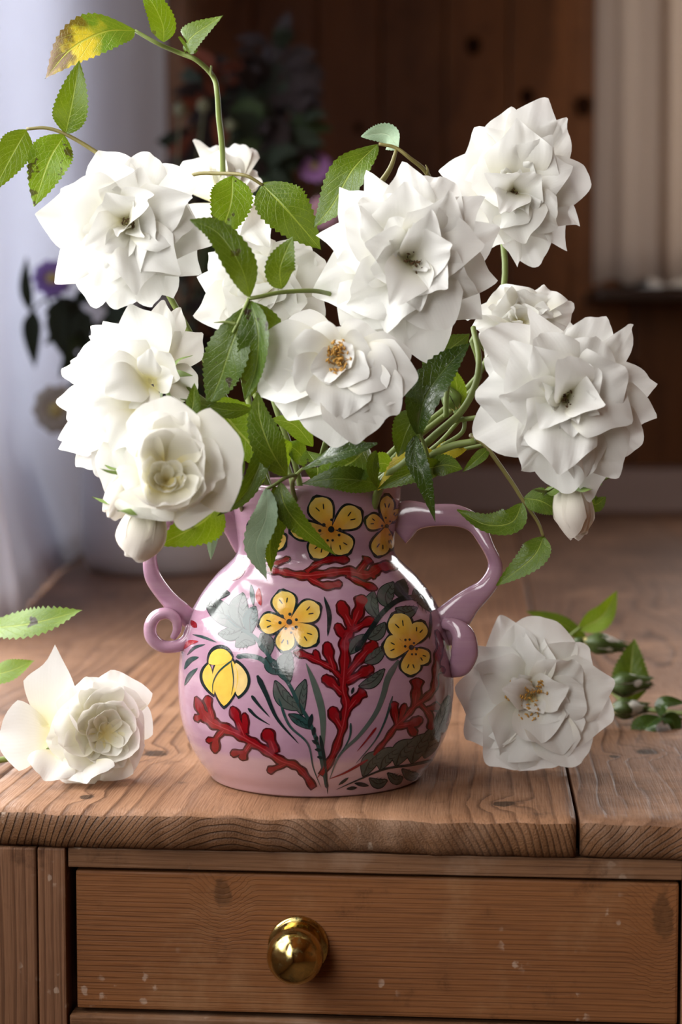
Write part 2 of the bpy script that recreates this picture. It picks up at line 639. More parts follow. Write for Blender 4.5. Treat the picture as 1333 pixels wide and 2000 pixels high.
def plank(x0, x1, k):
    rg = random.Random(k + 3)
    n = max(10, int((x1 - x0) / 0.0035))
    V, Fc, mi = [], [], []
    ph = [rg.random() * 6.28 for _ in range(8)]
    for i in range(n + 1):
        x = x0 + (x1 - x0) * i / n
        w = 0.0012 * math.sin(x * 31 + ph[0]) + 0.0007 * math.sin(x * 83 + ph[1]) + 0.0005 * math.sin(x * 240 + ph[2]) + rg.uniform(-.00035, .00035)
        wz = 0.0006 * math.sin(x * 57 + ph[3]) + 0.0004 * math.sin(x * 190 + ph[4]) + rg.uniform(-.0002, .0002)
        edge = min(i, n - i)
        r = 0.0016 if edge == 0 else 0.0
        for j, (y, z) in enumerate(PROF):
            yy, zz = y, z
            if 4 <= j <= 11:
                yy += w + r
                zz += wz * (1 if j < 10 else 0.5) - (0.0008 if edge == 0 and j < 8 else 0)
            V.append((x, yy, TZ + zz))
    m = len(PROF)
    for i in range(n):
        for j in range(m - 1):
            Fc.append((i * m + j, i * m + j + 1, (i + 1) * m + j + 1, (i + 1) * m + j))
            mi.append(1 if 6 <= j <= 11 else 0)
        Fc.append((i * m + m - 1, i * m, (i + 1) * m, (i + 1) * m + m - 1))
        mi.append(0)
    Fc.append(tuple(range(m - 1, -1, -1)))
    Fc.append(tuple(n * m + j for j in range(m)))
    mi += [0, 0]
    o = mesh('plank', V, Fc, m_top[k], table)
    o.data.materials.append(m_end[k])
    o.data.polygons.foreach_set('material_index', mi)
    return o


XS = tl(on_table(1131, 1604)).x
plank(-0.50, -0.232, 0)
plank(-0.230, XS - 0.0012, 1)
plank(XS + 0.0014, XS + 0.27, 2)
plank(XS + 0.272, 0.64, 3)
dk = [(0.010, (425 - 732) / 3302 + 0.02, TZ - 0.052, 0.0075, 0.75, 0.75), (0.010, (1300 - 732) / 3302 + 0.02, TZ - 0.060, 0.009, 0.7, 0.6)]
m_drawer = wood('drawer_pine', (0.300, 0.126, 0.047), (0.210, 0.082, 0.029), (0.070, 0.024, 0.009), 'X', 330, (0.05, TZ - 0.20), dk, 0.45, 0.5, 0.006,
                (0.304, 0.162, 0.079), 0.35, 0.75, 0.08, 3.0)
m_rail = wood('rail_pine', (0.251, 0.125, 0.063), (0.168, 0.081, 0.039), (0.066, 0.027, 0.012), 'X', 260, (0.06, TZ - 0.10), (), 0.5, 0.5, 0.008,
              (0.294, 0.189, 0.126), 0.3, 0.9, 0.12)
m_leg = wood('leg_pine', (0.301, 0.164, 0.095), (0.217, 0.105, 0.056), (0.077, 0.033, 0.017), 'Z', 230, (-0.23, 0.05), (), 0.6, 0.5, 0.012,
             (0.322, 0.217, 0.154), 0.35, 0.9, 0.2)
m_dark = plain('drawer_gap', (0.010, 0.007, 0.005), 0.9)
XL, XR = tl(P(122, 1800, 1.066)).x, tl(P(1329, 1800, 1.060)).x
DX0, DX1 = tl(P(140, 1830, 1.066)).x, XR - 0.002
ZR = TZ - 0.0368
ZD0, ZD1 = TZ - 0.1255, TZ - 0.0392


def tbox(name, dims, mat, bev=0.001, parent=None):
    v, f = box_geo(*dims, bev=bev)
    return mesh(name, v, f, mat, parent or table, smooth=False)


tbox('leg', (XL - 0.10, XL - 0.018, 0.004, 0.09, 0, TZ - 0.0247), m_leg, 0.0015)
tbox('leg', (XL - 0.0174, XL, 0.0042, 0.09, 0, TZ - 0.0247), m_leg, 0.0015)
tbox('leg', (XR, XR + 0.11, 0.004, 0.09, 0, TZ - 0.0247), m_leg, 0.0015)
tbox('leg', (XL - 0.10, XL, 2.42, 2.52, 0, TZ - 0.0247), m_leg, 0.0015)
tbox('leg', (XR, XR + 0.11, 2.42, 2.52, 0, TZ - 0.0247), m_leg, 0.0015)
tbox('apron', (XL - 0.06, XL - 0.035, 0.09, 2.42, TZ - 0.16, TZ - 0.0247), m_rail)
tbox('apron', (XR + 0.035, XR + 0.06, 0.09, 2.42, TZ - 0.16, TZ - 0.0247), m_rail)
tbox('apron', (XL, XR, 2.44, 2.47, TZ - 0.16, TZ - 0.0247), m_rail)
tbox('rail', (XL + 0.0015, XR - 0.0005, 0.0055, 0.03, ZR, TZ - 0.0247), m_rail, 0.0008)
tbox('rail', (XL + 0.0015, XR - 0.0005, 0.0045, 0.03, TZ - 0.175, ZD0 - 0.0032), m_rail, 0.0015)
drawer = tbox('drawer', (DX0, DX1, 0.0080, 0.028, ZD0, ZD1), m_drawer, 0.0016)
parts = [box_geo(DX0 + 0.006, DX0 + 0.016, 0.028, 0.40, ZD0 + 0.004, ZD1 - 0.004), box_geo(DX1 - 0.016, DX1 - 0.006, 0.028, 0.40, ZD0 + 0.004, ZD1 - 0.004),
         box_geo(DX0 + 0.006, DX1 - 0.006, 0.028, 0.40, ZD0 + 0.004, ZD0 + 0.010), box_geo(DX0 + 0.006, DX1 - 0.006, 0.39, 0.40, ZD0 + 0.004, ZD1 - 0.004)]
v, f = join_geo(parts)
mesh('drawer_box', v, f, m_dark, drawer, False)

# brass knob on its round plate
tb = NT('aged_brass')
ob = tb.obj()
n1 = tb.noise(ob, 160, 5, 0.65)
n2 = tb.noise(ob, 420, 3)
c = tb.mix(tb.step(n1, 0.45, 0.72), (0.62, 0.46, 0.17), (0.30, 0.27, 0.12))
c = tb.mix(tb.step(n1, 0.66, 0.72), c, (0.03, 0.05, 0.035))
tb.set(Base_Color=c, Metallic=1.0, Roughness=tb.step(n1, 0.4, 0.75, 0.07, 0.42))
tb.l(tb.bump(n2, 0.06, 0.0003), tb.b.inputs['Normal'])
kc = P(583, 1848, 1.066)
kl = tl(kc)


def lathe_front(profile, n, c):             # lathe whose axis points out of the drawer (-y)
    v, f = lathe(profile, n)
    return [Vector((p.x + c.x, c.y - p.z, p.y + c.z)) for p in v], f


Y0 = 0.0080
kb = Vector((kl.x, Y0, kl.z))
R1 = M(61, 1.066)
v, f = lathe_front([(0, 0.0), (R1, 0.0), (R1, 0.0012), (R1 * 0.97, 0.0026), (R1 * 0.86, 0.0032), (R1 * 0.55, 0.0034), (0.0, 0.0036)], 48, kb)
mesh('knob_plate', v, f, tb.m, drawer)
R2 = M(57, 1.045)
v, f = lathe_front([(0, 0.003), (0.0065, 0.003), (0.0058, 0.006), (0.0062, 0.009), (R2 * 0.62, 0.0125), (R2 * 0.88, 0.0155), (R2, 0.0200),
                    (R2 * 0.975, 0.0240), (R2 * 0.87, 0.0282), (R2 * 0.68, 0.0317), (R2 * 0.45, 0.0340), (R2 * 0.22, 0.0352), (0, 0.0356)], 48, kb)
mesh('knob', v, f, tb.m, drawer)

# ------------------------------------------------------------------ vase
VC = on_table(618, 1512)
VD = VC.y
vase = thing('two_handled_vase', 'pink glazed pottery vase painted with yellow flowers and red coral', 'vase', (VC.x, VC.y, TZ))


def vz(py):
    return P(618, py, VD).z - TZ


SIL = [(947, 167), (975, 165), (1010, 160), (1045, 155), (1068, 153.5), (1085, 158), (1100, 172), (1120, 194), (1150, 219), (1175, 235), (1200, 248),
       (1250, 263), (1300, 269.5), (1345, 271), (1390, 267), (1425, 258), (1450, 247), (1475, 233), (1495, 218), (1508, 209)]
outer = [(M(r, VD), vz(y)) for y, r in SIL]
th = 0.0045
prof = [(0, 0.002), (M(190, VD), 0.002), (M(203, VD), 0.0), (M(206, VD), 0.0012)]
prof += [(r, z) for r, z in reversed(outer)]
r0, z0 = outer[0]
prof += [(r0 - 0.0010, z0 + 0.0018), (r0 - 0.0025, z0 + 0.0024), (r0 - th, z0 + 0.0008)]
prof += [(r - th, z) for r, z in outer[1:]]
prof += [(M(190, VD), 0.010), (0, 0.008)]
# finer profile by spline
pp = [Vector((r, z, 0)) for r, z in prof]
seg = crom(pp[3:3 + len(outer) + 1], 110)
fine = [(p.x, p.y) for p in pp[:3]] + [(s.x, s.y) for s in seg] + [(p.x, p.y) for p in pp[3 + len(outer) + 1:]]
v, f = lathe([(max(r, 0) if r > 1e-5 else 0, z) for r, z in fine], 128)


def glaze(name, paint=False):
    t = NT(name)
    ob = t.obj()
    x, y, z = t.sep(ob)
    br = t.noise(t.xyz(t.math('MULTIPLY', x, 6), t.math('MULTIPLY', y, 6), t.math('MULTIPLY', z, 220)), 1.0, 3)
    n = t.noise(ob, 30, 4)
    if paint:
        a = t.n('ShaderNodeVertexColor')
        a.layer_name = 'paint'
        c = t.mix(t.math('MULTIPLY', t.noise(ob, 160, 3), 0.30), a.outputs[0], (0.0, 0.0, 0.0), 'MIX')
        c = t.mix(t.math('MULTIPLY', t.step(t.noise(ob, 90, 3), 0.5, 0.7), 0.10), c, (0.50, 0.26, 0.36))
    else:
        c = t.mix(t.step(n, 0.3, 0.7), (0.385, 0.215, 0.305), (0.455, 0.27, 0.365))
        c = t.mix(t.math('MULTIPLY', t.step(br, 0.45, 0.75), 0.35), c, (0.52, 0.34, 0.40))
        low = t.step(t.math('ADD', z, t.math('MULTIPLY', t.math('SUBTRACT', n, 0.5), 0.006)), 0.030, 0.024)
        c = t.mix(t.math('MULTIPLY', low, 0.7), c, (0.60, 0.40, 0.41))
    t.set(Base_Color=c, Roughness=0.13)
    t.b.inputs['Specular IOR Level'].default_value = 0.5
    t.b.inputs['Coat Weight'].default_value = 0.5
    t.b.inputs['Coat Roughness'].default_value = 0.08
    h = t.math('ADD', t.math('MULTIPLY', br, 0.25), t.math('MULTIPLY', t.noise(ob, 120, 4, 0.6), 0.6))
    t.l(t.bump(h, 0.35 if not paint else 0.5, 0.0009), t.b.inputs['Normal'])
    return t.m


m_glaze = glaze('pink_glaze')
m_paint = glaze('painted_glaze', True)
body = mesh('body', v, f, m_glaze, vase)
VL = Vector(vase.location)
bvh = BVHTree.FromPolygons([tuple(p + VL) for p in v], f)


def hgeo(pts, wid, dep, **kw):
    path = [P(x, y, d) for x, y, d in pts]
    return sweep(rel(vase, path), [M(w / 2, VD) for w in wid], [M(w / 2, VD) for w in dep], **kw)


hv, hf = hgeo([(770, 1035, 1.165), (800, 1010, 1.165), (840, 1003, 1.163), (885, 1006, 1.16), (930, 1030, 1.158), (958, 1072, 1.155), (966, 1108, 1.155),
               (947, 1152, 1.155), (908, 1186, 1.155), (872, 1222, 1.157), (862, 1250, 1.162)],
              [80, 62, 44, 42, 32, 26, 28, 38, 60, 76, 60], [26, 30, 26, 26, 30, 36, 36, 30, 28, 26, 20],
              nseg=72, nside=18, up=(0, -1, 0), power=0.8)
rg = random.Random(9)
hv = [p + Vector((math.sin(p.z * 160 + p.y * 70), math.cos(p.x * 120), math.sin(p.x * 150 + p.y * 90))) * 0.0011 for p in hv]
mesh('handle', hv, hf, m_glaze, vase)
cv, cf = hgeo([(866, 1218, 1.150), (888, 1222, 1.147), (905, 1242, 1.145), (908, 1275, 1.145), (898, 1302, 1.147), (880, 1318, 1.152)],
              [20, 30, 46, 54, 44, 14], [22, 26, 30, 30, 26, 12], nseg=36, nside=16, up=(0, -1, 0), power=0.8)
mesh('handle_curl', cv, cf, m_glaze, vase)
hv, hf = hgeo([(486, 1062, 1.165), (466, 1030, 1.165), (440, 1004, 1.163), (395, 990, 1.16), (340, 1005, 1.157), (305, 1045, 1.155), (290, 1088, 1.153),
               (298, 1126, 1.152), (326, 1162, 1.153), (352, 1190, 1.155), (380, 1222, 1.163)],
              [60, 50, 46, 42, 36, 30, 26, 30, 36, 40, 36], [24, 26, 28, 30, 34, 36, 36, 34, 30, 28, 22],
              nseg=72, nside=18, up=(0, -1, 0), power=0.8)
hv = [p + Vector((math.sin(p.z * 150 + p.y * 60), math.cos(p.x * 130), math.sin(p.x * 140 + p.y * 90))) * 0.0011 for p in hv]
mesh('handle', hv, hf, m_glaze, vase)
cv, cf = hgeo([(378, 1225, 1.152), (366, 1250, 1.150), (345, 1262, 1.149), (317, 1262, 1.148), (297, 1246, 1.147), (294, 1222, 1.147), (306, 1203, 1.147),
               (328, 1198, 1.147), (344, 1210, 1.147), (346, 1230, 1.148), (338, 1246, 1.149)],
              [30, 26, 24, 24, 25, 25, 24, 22, 20, 17, 12], [30, 30, 32, 34, 36, 36, 36, 34, 30, 24, 14],
              nseg=64, nside=16, up=(0, -1, 0), power=0.85)
mesh('handle_curl', cv, cf, m_glaze, vase)


# ---------------- painted slip decoration: thin raised glaze strokes lying on the curved wall
def hit(px, py, off):
    loc, nor, i, d = bvh.ray_cast(CAM, ray(px, py).normalized())
    if loc is None or nor.y > -0.02:
        return None
    return loc + nor * off - VL


class Paint:
    def __init__(self, name, label=None):
        self.name, self.label = name, label
        self.V, self.F, self.C = [], [], []
        self.k = 0

    def grid(self, rows, color, layer):
        off = 0.00012 + 0.00011 * layer
        idx = []
        for row in rows:
            r = []
            for x, y, *c in row:
                h = hit(x, y, off)
                if h is None:
                    r.append(None)
                else:
                    r.append(len(self.V))
                    self.V.append(h)
                    self.C.append(c[0] if c else color)
            idx.append(r)
        for a, b in zip(idx, idx[1:]):
            for j in range(len(a) - 1):
                q = (a[j], a[j + 1], b[j + 1], b[j])
                if None not in q and len(set(q)) == 4:
                    self.F.append(q)

    def stroke(self, pts, w, color, layer=1, shape='round', grow=0.0):
        """pts in pixels; shape: round (even, round ends), taper, lens"""
        p = [Vector((a, b, 0)) for a, b in pts]
        L = sum((b - a).length for a, b in zip(p, p[1:]))
        n = max(6, int(L / 3.5))
        path = crom(p, n)
        rows = []
        rr = random.Random(int(pts[0][0] * 13 + pts[0][1] * 7))
        ph = rr.random() * 6.28
        ext = grow
        t0 = (path[1] - path[0]).normalized()
        t1 = (path[-1] - path[-2]).normalized()
        path[0] = path[0] - t0 * ext
        path[-1] = path[-1] + t1 * ext
        for i, q in enumerate(path):
            t = i / n
            tn = (path[min(i + 1, n)] - path[max(i - 1, 0)]).normalized()
            s = Vector((-tn.y, tn.x, 0))
            if shape == 'lens':
                h = math.sin(math.pi * min(max(t, 0.0), 1.0)) ** 0.75
            elif shape == 'taper':
                h = (1 - t) ** 0.6 * min(1, 0.35 + t * 6)
            elif shape == 'club':                       # coral: thin start, fat rounded end
                h = (0.55 + 0.45 * t) * (1 + 0.20 * math.sin(i * 0.8 + ph))
                if t > 0.85:
                    h *= math.sqrt(max(0.0, 1 - ((t - 0.85) / 0.15) ** 2)) * 0.9 + 0.1
            else:
                e = min(t, 1 - t) * L / max(w, 1) * 2
                h = min(1, math.sqrt(max(e, 0.02)))
            hw = w / 2 * h + grow
            rows.append([(q.x + s.x * hw * k, q.y + s.y * hw * k) for k in (-1, -0.5, 0, 0.5, 1)])
        self.grid(rows, color, layer)

    def dot(self, x, y, r, color, layer=4):
        rows = []
        for i in range(4):
            rad = r * i / 3 + 0.01
            rows.append([(x + rad * math.cos(a * math.pi / 7), y + rad * math.sin(a * math.pi / 7)) for a in range(15)])
        self.grid(rows, color, layer)

    def done(self):
        if self.F:
            o = mesh(self.name, self.V, self.F, m_paint, vase, uv=None, col=self.C)
            if self.label:
                o['label'] = self.label
            return o


INK = (0.006, 0.018, 0.020)
TEAL = (0.020, 0.060, 0.058)
SAGE = (0.075, 0.095, 0.085)
MAROON = (0.06, 0.003, 0.006)
RED = (0.24, 0.003, 0.008)
RED2 = (0.40, 0.03, 0.04)
YEL = (0.85, 0.56, 0.09)
ORA = (0.75, 0.24, 0.015)
T1 = lambda x, y: (340 + x / 4.443, 1130 + y / 4.443)
T2 = lambda x, y: (600 + x / 3.92, 1130 + y / 3.92)
T3 = lambda x, y: (440 + x / 2.898, 930 + y / 2.898)
SC = {T1: 4.443, T2: 3.92, T3: 2.898}


def flower(T, c, petals, dots, orange_r):
    pt = Paint('painted_flower', 'yellow five-petalled flower painted with a dark outline')
    s = SC[T]
    cx, cy = T(*c)
    for k, (x, y, w) in enumerate(petals):
        tx, ty = T(x, y)
        w *= 0.93 / s
        dx, dy = tx - cx, ty - cy
        L = math.hypot(dx, dy)
        ux, uy = dx / L, dy / L
        for layer, g in ((1 + k % 2 * 0.3, 4.8), (2.2 + k % 2 * 0.3, 0.0)):
            rows = []
            for i in range(15):
                t = i / 14
                hw = w / 2 * (math.sin(math.pi * min(1, (0.06 + t * 0.94)) ** 1.9) ** 0.62)
                r = L * t
                hw = hw + (g if t > 0.25 else g * t * 2)
                if g and t == 1:
                    r += g
                row = []
                for j in range(9):
                    v_ = j / 4 - 1
                    bulge = 0.0
                    X, Y = cx + ux * (r + bulge) - uy * hw * v_, cy + uy * (r + bulge) + ux * hw * v_
                    if g:
                        row.append((X, Y, INK))
                    else:
                        o = max(0.0, 1 - r * s / orange_r / 1.25)
                        e = abs(v_) ** 2 * 0.5 + (t > 0.8) * 0.4
                        pale = (0.92, 0.74, 0.30)
                        base = tuple(YEL[q] * (1 - e * 0.6) + pale[q] * e * 0.6 for q in range(3))
                        mid = max(0.0, 1 - abs(t - 0.55) * 3) * 0.55 * (1 - abs(v_))
                        base = tuple(base[q] * (1 - mid) + (0.87, 0.45, 0.03)[q] * mid for q in range(3))
                        row.append((X, Y, tuple(base[q] * (1 - o) + ORA[q] * o for q in range(3))))
                rows.append(row)
            pt.grid(rows, INK, layer)
        # two little ticks on the petal
        for d in (-0.09, 0.09):
            a, b = 0.60, 0.76
            pt.stroke([(cx + ux * L * a - uy * w * d, cy + uy * L * a + ux * w * d), (cx + ux * L * b - uy * w * d * 2, cy + uy * L * b + ux * w * d * 2)],
                      2.2, INK, 3.6)
    for x, y, r in dots:
        a, b = T(x, y)
        pt.dot(a, b, r / s, INK, 3.8)
    pt.done()


flower(T1, (1000, 378), [(935, 112, 215), (1262, 240, 205), (1235, 560, 215), (950, 630, 175), (742, 400, 190)],
       [(1002, 378, 25), (940, 330, 16), (1008, 312, 14), (1063, 360, 13), (1062, 422, 14), (1033, 435, 12), (972, 435, 12), (1018, 470, 10), (922, 385, 14)], 130)
flower(T2, (795, 528), [(668, 272, 195), (880, 335, 150), (925, 640, 130), (790, 738, 160), (585, 520, 190)],
       [(795, 528, 20), (750, 470, 9), (782, 468, 9), (815, 495, 9), (835, 540, 10), (800, 580, 8), (830, 580, 8), (748, 520, 10)], 120)
flower(T3, (600, 300), [(512, 122, 145), (765, 195, 145), (695, 435, 140), (500, 462, 130), (372, 310, 110)],
       [(600, 300, 18), (558, 275, 11), (602, 246, 8), (648, 300, 9), (644, 332, 8), (580, 362, 7), (608, 362, 7), (536, 307, 9)], 80)
flower(T3, (912, 282), [(915, 110, 85), (797, 245, 95), (860, 450, 110), (940, 412, 48), (983, 185, 50)],
       [(912, 282, 12), (886, 280, 7), (906, 235, 6), (928, 330, 6), (945, 260, 6), (930, 255, 5)], 90)
flower(T3, (245, 330), [(315, 195, 125), (330, 400, 120), (235, 470, 90), (140, 270, 90), (215, 180, 100)],
       [(245, 340, 12), (250, 352, 9)], 70)


def coral(T, strokes, label):
    pt = Paint('painted_coral', label)
    s = SC[T]
    for layer, col, g, ws in ((0.6, MAROON, 2.2, 1.0), (1.5, RED, 0.0, 0.80), (2.3, RED2, 0.0, 0.14)):
        for pts, w in strokes:
            pp_ = [T(*p) for p in pts]
            if layer > 2:
                if len(pp_) < 3:
                    continue
                pt.stroke(pp_[:-1], w / s * ws, col, layer, 'lens')
            else:
                pt.stroke(pp_, w * 1.2 / s * ws, col, layer, 'club', g if g else 0.0)
    pt.done()


coral(T3, [([(240, 530), (330, 545), (450, 565), (560, 555), (690, 540), (800, 560), (880, 515), (975, 515)], 52),
           ([(250, 505), (300, 490), (365, 465)], 30), ([(460, 545), (520, 500), (600, 470), (700, 475)], 38),
           ([(470, 575), (560, 620), (660, 610)], 42), ([(690, 565), (780, 610), (858, 640)], 34), ([(750, 550), (795, 490), (812, 462)], 52),
           ([(820, 560), (850, 575)], 26)], 'dark red coral branch painted round the neck')
coral(T2, [([(110, 1500), (200, 1350), (260, 1180), (290, 1050), (300, 950), (275, 850), (280, 760), (290, 600), (290, 470), (330, 400), (345, 340)], 70),
           ([(340, 370), (290, 270), (250, 175)], 80), ([(355, 350), (400, 240), (425, 130)], 88), ([(340, 400), (430, 350), (510, 310)], 58),
           ([(290, 460), (225, 350)], 66), ([(270, 770), (190, 690), (100, 640), (-5, 590), (-100, 565)], 46), ([(205, 700), (170, 590), (150, 490)], 72),
           ([(90, 640), (60, 550)], 40), ([(300, 740), (400, 620), (470, 540), (530, 490)], 74), ([(300, 790), (420, 725), (505, 680)], 74),
           ([(270, 880), (190, 800), (120, 755)], 74), ([(310, 1010), (380, 920), (440, 860)], 70), ([(270, 1150), (215, 1060), (190, 985)], 78)],
      'tall red branching coral painted in the middle of the belly')
coral(T2, [([(510, 1350), (600, 1240), (680, 1130), (760, 1050), (830, 970), (900, 920), (970, 840), (985, 720), (1000, 600), (1020, 500), (990, 400)], 46),
           ([(820, 980), (838, 860), (842, 765)], 80), ([(690, 1130), (670, 1020), (665, 945)], 56), ([(710, 1080), (750, 960)], 44),
           ([(680, 1130), (800, 1110), (880, 1070)], 66), ([(770, 1110), (830, 1200)], 56), ([(870, 965), (940, 1050), (950, 1160)], 48),
           ([(920, 1000), (1015, 975)], 54), ([(985, 720), (1050, 690)], 44)], 'dark red coral painted beside the right handle')
coral(T1, [([(1212, 1812), (1130, 1690), (1050, 1620), (930, 1580), (800, 1490), (680, 1420), (560, 1350), (420, 1290), (320, 1240), (250, 1160), (192, 1030)], 80),
           ([(340, 1220), (305, 1100), (290, 1020)], 58), ([(280, 1180), (180, 1220)], 62), ([(440, 1310), (370, 1390), (360, 1510)], 62),
           ([(390, 1390), (285, 1405)], 40), ([(620, 1380), (560, 1240), (505, 1115)], 70), ([(630, 1340), (612, 1170)], 54),
           ([(670, 1430), (615, 1510), (590, 1570)], 64), ([(620, 1500), (495, 1520)], 50), ([(880, 1510), (840, 1400), (790, 1310)], 100),
           ([(980, 1600), (890, 1640), (815, 1670)], 52)], 'bright red coral branch painted low on the belly')


def strokes(T, name, label, items):
    joined = name == 'painted_bud'
    pt = Paint(name, label)
    s = SC[T]
    for kind, pts, w, c, lay in items:
        if not joined:
            pt = Paint('painted_leaf' if kind == 'leaf' else 'painted_stroke')
        pp_ = [T(*p) for p in pts]
        if kind == 'leaf':                  # washed leaf with inked edge and vein
            pt.stroke(pp_, w / s, INK, lay, 'lens', 1.8)
            pt.stroke(pp_, w / s, c, lay + 0.5, 'lens')
            pt.stroke(pp_, 3.0, tuple(v_ * 0.35 for v_ in c), lay + 0.9, 'taper')
            a, b = Vector((*pp_[0], 0)), Vector((*pp_[-1], 0))
            side = Vector((-(b - a).y, (b - a).x, 0)).normalized() * (w / s * 0.5)
            for q in (0.3, 0.5, 0.7):
                m_ = a.lerp(b, q)
                e = a.lerp(b, q + 0.2)
                for sg in (-0.6, 0.6):
                    pt.stroke([(m_.x, m_.y), (e.x + side.x * sg, e.y + side.y * sg)], 1.6, tuple(v_ * 0.4 for v_ in c), lay + 0.9, 'taper')
        else:
            pt.stroke(pp_, w / s, c, lay, kind)
        if not joined:
            pt.done()
    if joined:
        pt.done()


strokes(T1, 'painted_bud', 'yellow drooping flower bud painted on the left shoulder', [
    ('lens', [(300, 720), (285, 860), (350, 1030)], 120, INK, 1.0), ('lens', [(305, 740), (298, 860), (350, 1005)], 92, YEL, 1.6),
    ('lens', [(540, 700), (590, 880), (560, 1045)], 150, INK, 1.1), ('lens', [(540, 730), (580, 880), (558, 1020)], 122, (0.86, 0.62, 0.25), 1.7),
    ('lens', [(440, 620), (450, 860), (435, 1135)], 250, INK, 1.2), ('lens', [(440, 645), (450, 860), (437, 1105)], 222, YEL, 1.8),
    ('lens', [(290, 740), (400, 660), (520, 680)], 170, INK, 2.1), ('lens', [(305, 738), (400, 680), (510, 690)], 140, (0.92, 0.60, 0.10), 2.5),
    ('taper', [(520, 700), (400, 800), (345, 900), (340, 1000)], 16, TEAL, 3.0), ('taper', [(500, 720), (520, 880), (500, 1020)], 12, TEAL, 3.0),
    ('round', [(540, 680), (640, 670), (760, 700), (850, 790)], 42, TEAL, 1.0)])
strokes(T1, 'painted_leaves', 'grey green leafy spray painted on the left shoulder', [
    ('leaf', [(600, 440), (420, 300), (270, 170)], 170, SAGE, 0.5), ('leaf', [(600, 430), (560, 280), (600, 130)], 165, SAGE, 0.7),
    ('leaf', [(480, 130), (360, 130), (260, 220)], 120, SAGE, 0.4), ('leaf', [(665, 470), (660, 350), (705, 245)], 125, TEAL, 1.0),
    ('leaf', [(590, 440), (500, 480), (390, 480)], 110, SAGE, 0.9), ('leaf', [(700, 560), (620, 530), (540, 590)], 130, SAGE, 0.5),
    ('round', [(450, 320), (560, 420), (700, 510), (800, 640), (900, 790), (1000, 920), (1080, 1080), (1180, 1250), (1250, 1450), (1290, 1620), (1330, 1820)], 32, TEAL, 1.3),
    ('leaf', [(1000, 900), (960, 760), (1010, 640)], 150, SAGE, 0.5), ('leaf', [(880, 890), (950, 1040), (1085, 1140)], 125, SAGE, 0.6),
    ('leaf', [(1110, 1180), (1090, 1040), (1140, 880)], 110, SAGE, 0.6), ('leaf', [(760, 480), (800, 560), (830, 660)], 130, SAGE, 0.5),
    ('leaf', [(800, 690), (850, 760), (920, 830)], 110, TEAL, 0.8), ('leaf', [(1000, 1180), (1090, 1230), (1190, 1300)], 80, TEAL, 0.7),
    ('lens', [(1170, 1300), (1200, 1170)], 44, INK, 1.6), ('lens', [(1205, 1365), (1222, 1285)], 36, INK, 1.6), ('lens', [(1195, 1400), (1262, 1440)], 32, INK, 1.6),
    ('lens', [(1230, 1410), (1245, 1365)], 30, INK, 1.6), ('lens', [(1220, 1480), (1285, 1490)], 28, INK, 1.6), ('lens', [(1240, 1545), (1295, 1555)], 26, INK, 1.6)])
strokes(T1, 'painted_blades', 'dark green grass strokes painted on the left of the belly', [
    ('taper', [(725, 840), (800, 1000), (900, 1220), (1085, 1435)], 50, INK, 1.9), ('lens', [(1145, 730), (1230, 950), (1290, 1200), (1290, 1560)], 62, (0.09, 0.12, 0.10), 1.0),
    ('taper', [(675, 1015), (740, 1100), (835, 1205)], 34, INK, 1.2), ('taper', [(645, 1125), (720, 1200), (838, 1272)], 30, INK, 1.2),
    ('taper', [(910, 1040), (1000, 1270), (1160, 1430), (1210, 1640), (1275, 1810)], 26, TEAL, 1.1),
    ('lens', [(90, 790), (140, 710), (218, 680)], 44, TEAL, 1), ('lens', [(92, 930), (140, 840), (208, 775)], 40, TEAL, 1), ('lens', [(115, 665), (180, 600), (275, 570)], 26, TEAL, 1),
    ('lens', [(670, 50), (680, 140), (690, 240)], 40, TEAL, 1), ('lens', [(160, 485), (260, 510), (375, 555)], 24, TEAL, 1)])
strokes(T1, 'painted_petals', 'small red petal strokes painted on the left shoulder', [
    ('lens', [(85, 615), (130, 560), (215, 545)], 44, RED2, 1), ('lens', [(738, 80), (735, 160), (757, 238)], 52, RED2, 1), ('lens', [(150, 360), (175, 400), (200, 425)], 50, RED, 1),
    ('lens', [(500, 20), (560, -20), (620, -70)], 40, RED, 1)])
strokes(T2, 'painted_blades', 'grey green grass stems painted right of the tall coral', [
    ('taper', [(700, 625), (620, 760), (580, 900), (520, 1040), (400, 1200), (250, 1350), (170, 1540)], 52, (0.09, 0.12, 0.11), 0.9),
    ('taper', [(655, 900), (600, 1080), (520, 1240), (370, 1420)], 20, TEAL, 0.9), ('taper', [(335, 1105), (320, 1230), (200, 1430)], 20, TEAL, 0.9),
    ('taper', [(100, 1200), (140, 1430), (158, 1650)], 30, INK, 1.9), ('lens', [(130, 135), (170, 280), (158, 445)], 36, INK, 1.0), ('lens', [(948, 255), (945, 360), (935, 470)], 24, INK, 1.0),
    ('lens', [(340, 885), (358, 830)], 24, INK, 1.0)])
strokes(T2, 'painted_petals', 'thin red strokes painted near the foot', [
    ('taper', [(530, 1140), (460, 1230), (380, 1325)], 20, RED, 1), ('taper', [(465, 1385), (300, 1480), (165, 1535)], 22, RED, 1.4), ('taper', [(130, 1450), (75, 1530)], 16, RED, 1.2)])
